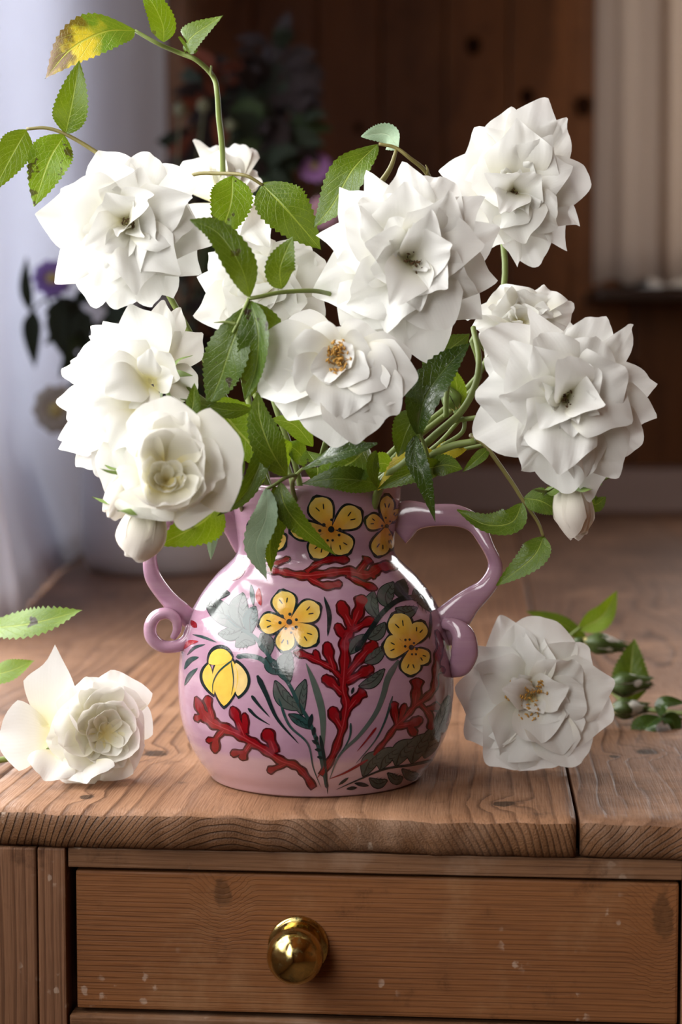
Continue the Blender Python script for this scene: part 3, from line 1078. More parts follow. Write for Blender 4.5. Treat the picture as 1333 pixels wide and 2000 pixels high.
strokes(T2, 'painted_leaves', 'dark leafy branch painted on the right shoulder', [
    ('leaf', [(400, 825), (500, 790), (590, 695)], 80, SAGE, 0.4), ('leaf', [(440, 640), (520, 600), (595, 520)], 95, SAGE, 0.3), ('leaf', [(330, 575), (380, 500), (460, 430)], 95, SAGE, 0.3),
    ('leaf', [(470, 460), (540, 420), (595, 340)], 90, SAGE, 0.4), ('round', [(370, 560), (480, 400), (580, 260), (700, 165), (830, 140)], 38, INK, 1.7),
    ('leaf', [(620, 220), (600, 130), (660, 30)], 120, SAGE, 0.4), ('leaf', [(540, 300), (490, 200), (510, 100)], 100, SAGE, 0.4), ('leaf', [(680, 230), (760, 260), (840, 225)], 90, SAGE, 0.5),
    ('leaf', [(760, 150), (720, 80), (740, 10)], 110, (0.03, 0.04, 0.04), 0.5), ('leaf', [(800, 150), (880, 130), (950, 250)], 130, (0.03, 0.04, 0.04), 0.6)])
strokes(T2, 'painted_leaves', 'dark leafy spray painted low on the right', [
    ('taper', [(960, 1390), (800, 1425), (600, 1455), (400, 1535), (220, 1615)], 24, INK, 1.8),
    ('leaf', [(430, 1510), (480, 1400), (570, 1330)], 110, SAGE, 0.5), ('leaf', [(560, 1460), (590, 1370), (690, 1300)], 115, SAGE, 0.6), ('leaf', [(680, 1430), (720, 1320), (810, 1235)], 130, SAGE, 0.5),
    ('leaf', [(800, 1410), (830, 1300), (910, 1190)], 135, SAGE, 0.6), ('leaf', [(900, 1370), (940, 1250), (1015, 1110)], 130, SAGE, 0.5), ('leaf', [(970, 1230), (1040, 1080), (1085, 900)], 110, SAGE, 0.4),
    ('leaf', [(480, 1530), (540, 1570), (610, 1545)], 66, SAGE, 0.7), ('leaf', [(620, 1490), (680, 1540), (730, 1520)], 66, SAGE, 0.7), ('leaf', [(730, 1460), (790, 1510), (845, 1495)], 66, SAGE, 0.7),
    ('lens', [(300, 1610), (385, 1598)], 28, INK, 1), ('lens', [(360, 1565), (475, 1585)], 32, INK, 1), ('lens', [(240, 1580), (320, 1520)], 22, INK, 1)])

# ------------------------------------------------------------------ petals, leaves
def petal_material(name, tip, base, deep, tr=0.30):
    t = NT(name)
    u, v = t.uv()
    ob = t.obj()
    n = t.noise(ob, 90, 3)
    c = t.mix(t.step(v, 0.10, 0.75), base, tip)
    c = t.mix(t.step(v, 0.34, 0.0), c, deep)
    veins = t.math('SINE', t.math('MULTIPLY', u, 120))
    h = t.math('ADD', t.math('MULTIPLY', veins, 0.03), t.math('MULTIPLY', n, 1.0))
    t.l(t.bump(h, 0.28, 0.0010), t.b.inputs['Normal'])
    t.set(Base_Color=c, Roughness=0.55)
    t.b.inputs['Specular IOR Level'].default_value = 0.25
    translucent(t, c, tr)
    return t.m


m_white = petal_material('petal_white', (0.90, 0.90, 0.875), (0.90, 0.875, 0.74), (0.88, 0.84, 0.50))
m_cream = petal_material('petal_cream', (0.92, 0.91, 0.87), (0.91, 0.88, 0.70), (0.88, 0.78, 0.36), 0.46)
m_warm = petal_material('petal_blush', (0.91, 0.86, 0.79), (0.91, 0.88, 0.76), (0.84, 0.83, 0.58))


def leaf_material(name, a, b, vein, spots=0.0, yellow=0.0, rough=0.36, tr=0.22, tcol=(0.26, 0.34, 0.005), burn=False):
    t = NT(name)
    u, v = t.uv()                   # u across (0..1), v along
    ob = t.obj()
    n = t.noise(ob, 60, 4)
    c = t.mix(t.step(n, 0.3, 0.7), a, b)
    d = t.math('ABSOLUTE', t.math('SUBTRACT', u, 0.5))
    side = t.math('FRACT', t.math('SUBTRACT', t.math('MULTIPLY', v, 8.0), t.math('MULTIPLY', d, 5.0)))
    sv = t.math('MULTIPLY', t.step(t.math('ABSOLUTE', t.math('SUBTRACT', side, 0.5)), 0.065, 0.0), t.step(d, 0.47, 0.30))
    mv = t.step(d, 0.030, 0.010)
    net = t.n('ShaderNodeTexVoronoi', feature='DISTANCE_TO_EDGE')
    net.inputs['Scale'].default_value = 420
    t.l(ob, net.inputs['Vector'])
    nv = t.step(net.outputs['Distance'], 0.07, 0.0)
    if yellow:
        yl = t.step(t.math('ADD', t.math('MULTIPLY', v, 1.0), t.math('MULTIPLY', t.math('SUBTRACT', n, 0.5), 0.7)), 0.75 - yellow * 0.5, 0.95 - yellow * 0.5)
        c = t.mix(yl, c, (0.62, 0.46, 0.03))
        if burn:
            bn = t.step(t.math('ADD', v, t.math('ADD', t.math('MULTIPLY', u, 0.5), t.math('MULTIPLY', t.math('SUBTRACT', t.noise(ob, 110, 4), 0.5), 0.8))), 0.80, 1.0)
            c = t.mix(bn, c, (0.11, 0.035, 0.012))
    c = t.mix(t.math('MULTIPLY', nv, 0.22), c, vein)
    c = t.mix(t.math('MULTIPLY', sv, 0.45), c, vein)
    c = t.mix(t.math('MULTIPLY', mv, 0.85), c, vein)
    if spots:
        sp = t.step(t.noise(ob, 85, 3, 0.55), 0.68 - spots * 0.07, 0.71 - spots * 0.07)
        c = t.mix(sp, c, (0.020, 0.008, 0.006))
    h = t.math('SUBTRACT', t.math('MULTIPLY', n, 0.6), t.math('ADD', t.math('MULTIPLY', sv, 0.5), t.math('ADD', mv, t.math('MULTIPLY', nv, 0.25))))
    t.l(t.bump(h, 0.5, 0.0008), t.b.inputs['Normal'])
    t.set(Base_Color=c, Roughness=rough)
    tc = t.mix(0.6, c, tcol)
    tc = t.mix(1.0, tc, (1.6, 1.6, 1.2), 'MULTIPLY') if False else tc
    translucent(t, tc, tr)
    return t.m


LM = {
    'mid': leaf_material('leaf_mid', (0.052, 0.105, 0.006), (0.085, 0.155, 0.008), (0.30, 0.38, 0.06)),
    'spot': leaf_material('leaf_spotted', (0.10, 0.195, 0.007), (0.15, 0.26, 0.009), (0.34, 0.43, 0.06), spots=1.0),
    'bright': leaf_material('leaf_bright', (0.14, 0.26, 0.008), (0.20, 0.33, 0.012), (0.46, 0.54, 0.11), rough=0.45, tr=0.4),
    'dark': leaf_material('leaf_dark', (0.034, 0.070, 0.006), (0.052, 0.100, 0.009), (0.16, 0.22, 0.04), spots=0.3, rough=0.34, tr=0.22),
    'gloss': leaf_material('leaf_glossy', (0.020, 0.048, 0.008), (0.032, 0.068, 0.010), (0.09, 0.14, 0.03), rough=0.18, tr=0.12),
    'pale': leaf_material('leaf_underside', (0.20, 0.30, 0.19), (0.26, 0.37, 0.24), (0.36, 0.46, 0.30), rough=0.55, tr=0.25, tcol=(0.4, 0.5, 0.3)),
    'sick': leaf_material('leaf_yellowing', (0.085, 0.19, 0.015), (0.12, 0.23, 0.018), (0.40, 0.42, 0.06), yellow=0.75, burn=True),
    'yellow': leaf_material('leaf_yellow', (0.50, 0.40, 0.02), (0.60, 0.50, 0.03), (0.50, 0.52, 0.10), spots=0.4, tcol=(0.6, 0.5, 0.02)),
}
m_stem = plain('green_stem', (0.17, 0.22, 0.05), 0.5, 0, 0.25, 60)
m_twig = plain('olive_twig', (0.20, 0.17, 0.05), 0.5, 0, 0.3, 50)
m_sepal = plain('sepal_green', (0.16, 0.24, 0.05), 0.55, 0, 0.25, 120)
m_stamen = plain('golden_stamens', (0.55, 0.30, 0.06), 0.7, 0, 0.4, 300)
m_stamen_d = plain('brown_stamens', (0.10, 0.05, 0.015), 0.7, 0, 0.5, 300)


def petal_geo(B, T, N, W, bend=0.12, cup=0.5, roll=0.8, point=0.5, ruf=0.05, rg=random, nt=14, nv=17, tipc=0.0, skew=0.0, gb=0.22):
    a = T - B
    L = a.length
    a = a / L
    N = N - a * N.dot(a)
    if N.length < 1e-4:
        N = Vector((0.1, -1, 0.1)) - a * Vector((0.1, -1, 0.1)).dot(a)
    N.normalize()
    S = a.cross(N)
    p1, p2, p3, p4 = (rg.random() * 6.28 for _ in range(4))
    V, UV, Fc = [], [], []
    half = [[0.0, 0.0] for _ in range(nt + 1)]
    vs = [-1 + 2 * j / (nv - 1) for j in range(nv)]
    mid = (nv - 1) // 2
    cols = [[None] * nv for _ in range(nt + 1)]
    edge = rg.uniform(-0.07, 0.07)
    for i in range(nt + 1):
        t = i / nt
        for dirn in (-1, 1):
            y = n = 0.0
            for q in range(0, mid + 1):
                v = dirn * q / mid
                smax = 1 - (0.30 + 0.10 * point) * abs(v) ** max(1.15, 2.4 - 0.9 * point) - (0.06 * point) * (1 - max(0.0, 1 - abs(v) / 0.30)) + 0.03 * math.sin(5.2 * v + p3) + edge * v
                s = t * smax
                g = gb + (1 - gb) * math.sin(min(1.0, s / 0.62) * math.pi / 2)
                if s > 0.62:
                    g *= 1 - 0.22 * ((s - 0.62) / 0.38) ** 2
                if q:
                    vm = abs(v) - 0.5 / mid
                    phi = cup * 1.3 * vm * (0.5 + 0.5 * s) - roll * max(0.0, (vm - 0.35) / 0.65) ** 1.4 * s ** 1.6 * 1.5
                    y += math.cos(phi) / mid
                    n += math.sin(phi) / mid
                hw = W / 2 * g
                n0 = L * bend * math.sin(math.pi * s ** 1.15) - tipc * L * max(0.0, s - 0.65) ** 2 * 3.0
                rf = W * ruf * s * s * (0.7 * math.sin(2.6 * v + p1 + 1.5 * s) + 0.45 * math.sin(5.5 * v + p2 - 2 * s) + 0.25 * math.sin(9 * v + p4)) + W * ruf * 0.30 * s ** 5 * math.sin(13 * v + p2 + 5 * s)
                pos = B + a * (s * L) + S * (dirn * y * hw + skew * W * s * s) + N * (n * hw + n0 + rf)
                j = mid + dirn * q
                cols[i][j] = (pos, ((v + 1) / 2, s))
    for i in range(nt + 1):
        for j in range(nv):
            V.append(cols[i][j][0])
            UV.append(cols[i][j][1])
    for i in range(nt):
        for j in range(nv - 1):
            k = i * nv + j
            Fc.append((k, k + 1, k + nv + 1, k + nv))
    return V, Fc, UV


def leaf_geo(pts, W, N, fold=0.25, curl=0.0, serr=0.06, nt=36, nc=4, rg=random, wave=0.03, wmax=0.42):
    """leaf along a path of points (base .. tip); N = way its upper face looks"""
    path = crom(pts, nt)
    L = sum((b - a).length for a, b in zip(path, path[1:]))
    p1 = rg.random() * 6.28
    V, UV, Fc = [], [], []
    nv = 2 * nc + 1
    teeth = max(6, int(L / 0.0024))
    for i, p in enumerate(path):
        s = i / nt
        a = (path[min(i + 1, nt)] - path[max(i - 1, 0)]).normalized()
        Nn = N - a * N.dot(a)
        Nn.normalize()
        S = a.cross(Nn)
        if s < wmax:
            h = math.sin(s / wmax * math.pi / 2) ** 0.75
        else:
            q = (s - wmax) / (1 - wmax)
            h = (1 - q ** 1.9) * (1 - 0.10 * q)
        h = max(h, 0.015)
        for j in range(nv):
            v = j / nc - 1
            hw = W / 2 * h
            if abs(v) == 1:
                hw *= 1 + serr * (1 if i % 2 else -1.0) * (0.4 + s)
            y = v * hw * math.cos(fold * 0.8)
            n = abs(v) * hw * math.sin(fold) - curl * hw * v * v + wave * W * math.sin(s * 9 + p1 + v * 2) * abs(v)
            V.append(p + S * y + Nn * n)
            UV.append(((v + 1) / 2, s))
    for i in range(nt):
        for j in range(nv - 1):
            k = i * nv + j
            Fc.append((k, k + 1, k + nv + 1, k + nv))
    return V, Fc, UV


CAMN = Vector((0, -1, 0.12))


def leaf(parent, spec, mat='mid', rg=random):
    """spec: ([(px, py, D) ...], width px, options)"""
    pts, w, *o = spec
    o = o[0] if o else {}
    D = pts[0][2]
    path = [P(*q) for q in pts]
    N = Vector(o.get('n', (0.25, -1, 0.45))).normalized()
    m = o.get('m', mat)
    v, f, uv = leaf_geo(rel(parent, path), M(w, D), N, o.get('fold', 0.22), o.get('curl', 0.1), o.get('serr', 0.06), rg=rg)
    lf = mesh('leaf', v, f, LM[m], parent, uv=uv)
    if 'label' in o:
        lf['label'] = o['label']
    return lf


def stem(parent, pts, r, mat=None, name='stem', n=None):
    path = [P(*q) if isinstance(q, tuple) else q for q in pts]
    v, f = sweep(rel(parent, path), r, nseg=n or max(8, 6 * (len(path) - 1)), nside=7)
    return mesh(name, v, f, mat or m_stem, parent)


def sprig(label, stems, leaves, origin, mat='mid', seed=1, name='rose_leaf_sprig', group=None, twig=False):
    rg = random.Random(seed)
    root = P(*origin)
    t = thing(name, label, 'leaf sprig', root, group)
    for pts, r in stems:
        stem(t, pts, r, m_twig if twig else m_stem)
    for sp in leaves:
        leaf(t, sp, mat, rg)
    return t


MOUTH = VC + Vector((0, 0, vz(955)))


def mouth(dx, dy, dz=0.0):
    return MOUTH + Vector((dx, dy, dz))


def add_petal(parent, B, T, N, W, mat, rg, **kw):
    l = Vector(parent.location)
    v, f, uv = petal_geo(B - l, T - l, N, W, rg=rg, **kw)
    return mesh('petal', v, f, mat, parent, uv=uv)


def add_stamens(parent, c, A, r, n, mat, rg, h=0.010):
    """one tuft of thin curved filaments with anthers"""
    geo = []
    l = Vector(parent.location)
    ref = Vector((1, 0, 0))
    e1 = (ref - A * ref.dot(A)).normalized()
    e2 = A.cross(e1)
    for k in range(n):
        a = rg.random() * 6.28
        q = math.sqrt(rg.random())
        d = e1 * math.cos(a) + e2 * math.sin(a)
        b = c - l + d * (q * r * 0.35)
        hh = h * rg.uniform(0.7, 1.15)
        m_ = b + A * hh * 0.6 + d * (q * r * 0.35)
        e = b + A * hh * 0.95 + d * (q * r * 0.75) + Vector((rg.uniform(-1, 1), rg.uniform(-1, 1), rg.uniform(-1, 1))) * 0.0012
        geo.append(sweep([b, m_, e], [0.00022, 0.0002, 0.0002], nseg=4, nside=4))
        e_ = (e - m_).normalized()
        side = e_.cross(A)
        side = side.normalized() if side.length > 1e-4 else e1
        geo.append(sweep([e - side * 0.0011, e + e_ * 0.0004, e + side * 0.0011], [0.0003, 0.00062, 0.0003], nseg=4, nside=5))
    v, f = join_geo(geo)
    o = mesh('stamens', v, f, mat, parent)
    o['kind'] = 'stuff'
    return o


def calyx(parent, C, A, size, rg, mat=None):
    """receptacle and five sepals behind the petals"""
    l = Vector(parent.location)
    q = A.to_track_quat('Z', 'Y')
    v, f = lathe([(0, -size * 0.75), (size * 0.20, -size * 0.72), (size * 0.36, -size * 0.45), (size * 0.38, -size * 0.2), (size * 0.30, 0.0), (0, 0.0)], 14)
    mesh('rose_hip', [q @ p + (C - l) for p in v], f, m_sepal, parent)
    for k in range(5):
        a = k * 2 * math.pi / 5 + rg.random() * 0.4
        d = q @ Vector((math.cos(a), math.sin(a), 0))
        b = C - l + d * size * 0.3 - A * size * 0.1
        p = [b, b + d * size * 0.9 - A * size * 0.15, b + d * size * 1.5 - A * size * 0.9]
        v, f, uv = leaf_geo(p, size * 0.55, A, 0.1, 0.2, 0.02, nt=10, nc=2, rg=rg, wave=0.02, wmax=0.3)
        mesh('sepal', v, f, m_sepal, parent, uv=uv)


def rose(label, c, D, axis, outer, mid, inner, auto=0, Rin=60, seed=1, mat=None, zt=(-0.10, 0.20, 0.36), bends=(0.10, 0.14, 0.10), stam=None,
         rolls=(1.3, 1.2, 0.7), cups=(0.35, 0.6, 0.9), hub=0.0, points=(1.1, 0.8, 0.5), stem_to=None, ruf=0.085, category='rose', group=None, free=(), stem_r=0.0021, wscale=1.0,
         calx=True, dark_st=True):
    """a rose: tips of its outer, middle and inner petals in pixels round the hub pixel c"""
    rg = random.Random(seed)
    mat = mat or m_white
    A = Vector(axis).normalized()
    C = P(c[0], c[1], D)
    t = thing('white_rose', label, category, C, group)
    s = D / F
    view = (C - CAM).normalized()
    R = max(math.hypot(x - c[0], y - c[1]) for x, y, w in outer) * s
    right, up = Vector((1, 0, 0)), Vector((0, math.sin(PITCH), math.cos(PITCH)))
    right = (right - view * right.dot(view)).normalized()
    up = right.cross(view).normalized()

    def radial(dx, dy):
        d = right * dx - up * dy
        # point of the flower's face plane that projects onto this pixel
        k = d.dot(A) / max(0.35, -view.dot(A))
        return d + view * k

    for layer, lst in enumerate((outer, mid, inner)):
        for k, (x, y, w) in enumerate(lst):
            d = radial((x - c[0]) * s, (y - c[1]) * s)
            u = d.normalized()
            z = zt[layer] * R * rg.uniform(0.6, 1.4) + rg.uniform(-0.06, 0.06) * R
            B = C + u * hub * R + A * (-0.10 * R + 0.035 * R * layer + rg.uniform(-0.01, 0.01) * R)
            T = C + d - view * 0 + A * z
            # keep the tip on its pixel although it is lifted along the axis
            T -= (A * z - view * (A * z).dot(view)) * 0.9
            N = (A - u * (0.2 + 0.25 * layer) + A.cross(u) * rg.uniform(-0.55, 0.55)).normalized()
            add_petal(t, B, T, N, w * s * rg.uniform(1.08, 1.35) * wscale, mat, rg, bend=bends[layer] * rg.uniform(0.7, 1.3), cup=cups[layer] * rg.uniform(0.6, 1.3),
                      roll=rolls[layer] * rg.uniform(0.4, 1.4), point=points[layer] * rg.uniform(0.1, 1.15), ruf=ruf * rg.uniform(0.5, 1.5), tipc=rg.uniform(0.0, 0.12),
                      skew=rg.uniform(-0.06, 0.06))
    for k in range(auto):                   # small folded petals round the heart
        a = k * 2.39996 + seed
        q = math.sqrt((k + 0.6) / auto)
        u = (right * math.cos(a) + up * math.sin(a))
        u = (u - A * u.dot(A)).normalized()
        r = Rin * s * (0.25 + 0.75 * q)
        B = C + u * r * 0.22 + A * (-0.02 * R)
        T = C + u * r + A * (R * (0.42 - 0.10 * q) * rg.uniform(0.75, 1.1))
        add_petal(t, B, T, (A * 0.4 - u).normalized(), Rin * s * rg.uniform(0.55, 0.95), mat, rg, bend=-0.12 * rg.uniform(0.3, 1.5), cup=1.0 * rg.uniform(0.6, 1.4),
                  roll=rg.uniform(0, 0.8), point=0.5, ruf=ruf * 1.3, tipc=rg.uniform(-0.1, 0.5), skew=rg.uniform(-0.1, 0.1))
    for (bx, by, bd, tx, ty, td, w, *o) in free:
        o = o[0] if o else {}
        n = Vector(o.get('n', (0, -1, 0.3)))
        kw = {k: o[k] for k in ('bend', 'cup', 'roll', 'point', 'ruf', 'tipc', 'skew') if k in o}
        add_petal(t, P(bx, by, D + bd), P(tx, ty, D + td), n, M(w, D) * (0.85 if len(outer) == 1 else 1.0), o.get('mat', mat), rg, **kw)
    if stam:
        for (x, y, r, n, h) in stam:
            add_stamens(t, P(x, y, D) + A * (0.0 * R), A, r * s, n, m_stamen if not dark_st else m_stamen_d, rg, h)
    if calx:
        calyx(t, C - A * (0.12 * R + 0.002), A, 0.010, rg)
    if stem_to:
        b = C - A * (0.10 * R + 0.007)
        pts = [b, b - A * 0.03 + Vector((0, 0, -0.01))] + list(stem_to)
        v, f = sweep(rel(t, pts), stem_r, nseg=30, nside=7)
        mesh('stem', v, f, m_stem, t)
    return t


FR = (0, -1, 0.10)
deep = lambda dx, dy: [mouth(dx, dy, 0.0), mouth(dx * 0.4, dy * 0.4, -0.10)]

rose('large ruffled white rose in the vase, nearest the window curtain', (248, 430), 1.10, (-0.10, -1, 0.05),
     [(198, 292, 105), (296, 297, 95), (390, 350, 110), (74, 430, 130), (106, 545, 90), (165, 594, 105), (232, 606, 100), (290, 602, 85), (342, 582, 85), (388, 535, 100), (412, 470, 120)],
     [(124, 372, 120), (190, 328, 120), (280, 335, 125), (372, 385, 100), (135, 500, 110), (185, 560, 100), (262, 570, 105), (335, 535, 100), (370, 450, 110)],
     [(210, 520, 62), (172, 480, 80), (310, 470, 90), (270, 530, 80), (300, 395, 80), (215, 380, 90)], 7, 60, 11, stam=[(252, 440, 14, 12, 0.006)],
     stem_to=deep(-0.030, -0.01))
rose('big ruffled white rose in the middle of the bouquet, dark anthers in its heart', (800, 508), 1.09, (0.05, -1, 0.06),
     [(655, 362, 115), (785, 316, 120), (870, 345, 120), (950, 385, 105), (982, 448, 90), (975, 545, 110), (938, 622, 115), (832, 706, 135), (740, 690, 125), (668, 640, 120), (615, 570, 125), (622, 460, 120), (715, 340, 110)],
     [(668, 425, 125), (722, 385, 125), (805, 362, 120), (890, 395, 125), (945, 480, 115), (925, 575, 115), (862, 645, 120), (760, 645, 125), (690, 595, 120), (665, 505, 115)],
     [(735, 545, 85), (720, 470, 90), (770, 430, 85), (840, 425, 85), (880, 490, 90), (870, 560, 90), (815, 600, 85), (765, 590, 80)], 9, 58, 22,
     stam=[(798, 505, 16, 10, 0.010), (825, 525, 18, 22, 0.012)], stem_to=deep(0.01, -0.015))
rose('white rose standing highest in the bouquet against the brown boarding', (1005, 372), 1.17, (0.10, -1, 0.12),
     [(857, 338, 100), (935, 252, 125), (990, 215, 120), (1068, 200, 130), (1112, 236, 80), (1155, 342, 95), (1120, 392, 80), (1140, 432, 95), (1112, 482, 95), (1052, 516, 90), (1008, 516, 90), (962, 486, 105), (895, 400, 120)],
     [(942, 290, 115), (1012, 245, 115), (1078, 275, 90), (1118, 330, 85), (1085, 445, 95), (1030, 470, 95), (965, 440, 100), (925, 370, 110)],
     [(955, 345, 62), (1045, 345, 75), (1032, 425, 75), (1060, 395, 75), (985, 415, 65)], 6, 48, 33, stam=[(996, 372, 12, 12, 0.007)],
     stem_to=[P(985, 560, 1.21), P(930, 740, 1.20)] + deep(0.030, 0.01))
rose('widest open white rose on the right of the bouquet, over the right handle', (1108, 775), 1.08, (0.08, -1, 0.0),
     [(948, 640, 120), (1035, 606, 120), (1110, 625, 110), (1184, 614, 120), (1241, 633, 70), (1288, 752, 110), (1288, 812, 110), (1250, 886, 115), (1206, 935, 115), (1160, 978, 120), (1095, 968, 115), (1008, 915, 110), (930, 862, 120), (932, 785, 115), (944, 705, 115)],
     [(1000, 678, 120), (1062, 648, 110), (1168, 655, 115), (1215, 715, 115), (1228, 830, 115), (1150, 930, 115), (1085, 920, 115), (1018, 862, 115), (980, 765, 105)],
     [(1050, 730, 85), (1095, 702, 85), (1155, 715, 90), (1175, 785, 80), (1125, 850, 75), (1060, 835, 75)], 8, 54, 44,
     stam=[(1095, 770, 16, 10, 0.008), (1112, 785, 18, 12, 0.010)], stem_to=[P(960, 850, 1.12)] + deep(0.035, -0.01))
rose('flat open white rose with golden stamens below the big middle rose', (663, 705), 1.06, (-0.05, -1, 0.18),
     [(500, 690, 125), (505, 752, 120), (552, 812, 130), (640, 868, 140), (705, 860, 130), (765, 815, 120), (812, 745, 115), (805, 700, 110), (540, 645, 120), (640, 640, 100), (740, 650, 110)],
     [(560, 705, 120), (590, 780, 120), (660, 815, 130), (720, 800, 115), (765, 745, 115), (590, 660, 100), (730, 700, 110)],
     [(610, 720, 70), (640, 745, 60), (712, 740, 85), (690, 680, 60)], 0, 40, 55, zt=(-0.08, 0.09, 0.20), bends=(0.10, 0.11, 0.09), rolls=(0.5, 0.5, 0.4), cups=(0.35, 0.5, 0.6), points=(0.1, 0.1, 0.2), ruf=0.06, wscale=0.9,
     stam=[(660, 690, 17, 40, 0.010), (663, 715, 20, 40, 0.010)], dark_st=False, stem_to=deep(0.0, -0.02))
rose('half hidden white rose behind the widest right hand rose', (1020, 625), 1.17, (0.1, -0.8, 0.7),
     [(985, 552, 110), (1060, 552, 110), (1122, 600, 90), (918, 605, 90), (925, 645, 90), (1110, 650, 90), (1010, 680, 100), (950, 690, 90)],
     [(1000, 575, 100), (1045, 578, 100), (960, 610, 90), (1080, 615, 90), (1020, 660, 90)], [(1010, 600, 70), (1040, 610, 60)], 5, 45, 66, stem_to=[P(925, 660, 1.19), P(925, 760, 1.19)] + deep(0.035, 0.01))
rose('white rose turned away at the back, behind the spotted leaf', (440, 385), 1.23, (0.0, -0.5, 0.9),
     [(345, 322, 90), (408, 276, 95), (455, 280, 85), (490, 290, 60), (512, 330, 60), (395, 450, 100), (520, 470, 90), (460, 470, 100)],
     [(380, 330, 90), (430, 300, 90), (480, 340, 80), (430, 430, 100)], [(420, 340, 70), (455, 350, 70)], 3, 40, 77, rolls=(0.6, 0.5, 0.4),
     stem_to=[P(470, 700, 1.22)] + deep(-0.015, 0.02), calx=False)
rose('white rose behind the long dark leaflets in the middle of the bouquet', (520, 575), 1.17, (-0.05, -1, 0.15),
     [(455, 462, 120), (525, 480, 100), (605, 470, 90), (635, 500, 90), (378, 618, 100), (425, 724, 80), (390, 535, 110), (640, 600, 120), (600, 660, 110), (470, 680, 120), (405, 490, 90)],
     [(440, 540, 130), (500, 510, 120), (580, 530, 120), (600, 600, 120), (540, 640, 120), (440, 620, 120)], [(500, 560, 80), (560, 580, 90), (520, 610, 80)], 5, 50, 88,
     stem_to=[P(530, 760, 1.18)] + deep(-0.01, 0.0))

# two roses seen from the side, facing the window
side_n = {'n': (-0.5, -0.8, 0.5)}
rose('white rose in profile facing the window, above the half open rose', (300, 725), 1.09, (-0.85, -0.4, 0.35),
     [(120, 718, 60)], [], [], 0, 40, 91, calx=True, stem_to=[P(400, 830, 1.12)] + deep(-0.045, -0.005),
     free=[(300, 735, .01, 322, 588, .035, 75), (305, 735, .015, 352, 600, .04, 70), (300, 735, .01, 396, 655, .03, 105, {'bend': .12}), (305, 740, .0, 390, 758, .015, 95, {'roll': 1.2}),
           (295, 735, .01, 178, 638, .04, 75), (295, 735, .01, 176, 655, .04, 60), (295, 735, .01, 168, 688, .035, 70), (295, 735, .0, 205, 632, .02, 120, {'bend': -.1}),
           (300, 735, 0, 258, 596, .005, 150, {'bend': -.12, 'cup': .7}), (300, 735, 0, 150, 690, .01, 120), (300, 740, -.005, 118, 720, -.005, 105, {'ruf': .1}), (300, 740, -.005, 140, 745, .0, 110),
           (295, 740, -.01, 295, 680, -.035, 60, {'roll': 1.6}), (290, 745, -.01, 180, 730, -.03, 110, {'bend': .15}), (290, 750, -.01, 200, 770, -.035, 110, {'bend': .2}), (300, 745, -.01, 330, 690, -.03, 100, {'bend': -.12}),
           (290, 745, -.005, 225, 670, -.02, 120, {'bend': -.1}), (300, 750, -.008, 345, 720, -.02, 90), (300, 755, -.008, 250, 800, -.03, 90, {'bend': .15})])
rose('white rose in profile facing the window, behind the half open rose', (285, 800), 1.075, (-0.9, -0.4, -0.05),
     [(112, 795, 60)], [], [], 0, 40, 92, calx=True, stem_to=[P(400, 860, 1.11)] + deep(-0.045, -0.01),
     free=[(285, 800, .01, 108, 778, .015, 100), (285, 800, .01, 135, 815, .01, 110), (285, 805, .0, 116, 858, .01, 120, {'bend': .1}), (285, 805, .01, 120, 875, .03, 110), (285, 810, .01, 148, 912, .03, 100),
           (285, 810, 0, 190, 935, .01, 110), (285, 810, -.01, 205, 960, -.01, 105, {'bend': .12}), (285, 810, -.01, 250, 955, -.015, 100), (280, 800, -.01, 170, 850, -.02, 130, {'bend': .15}), (280, 800, -.01, 150, 800, -.02, 110),
           (280, 805, -.015, 220, 880, -.03, 110, {'bend': .2}), (285, 795, 0, 190, 745, 0, 110), (280, 805, -.012, 235, 920, -.025, 95)])
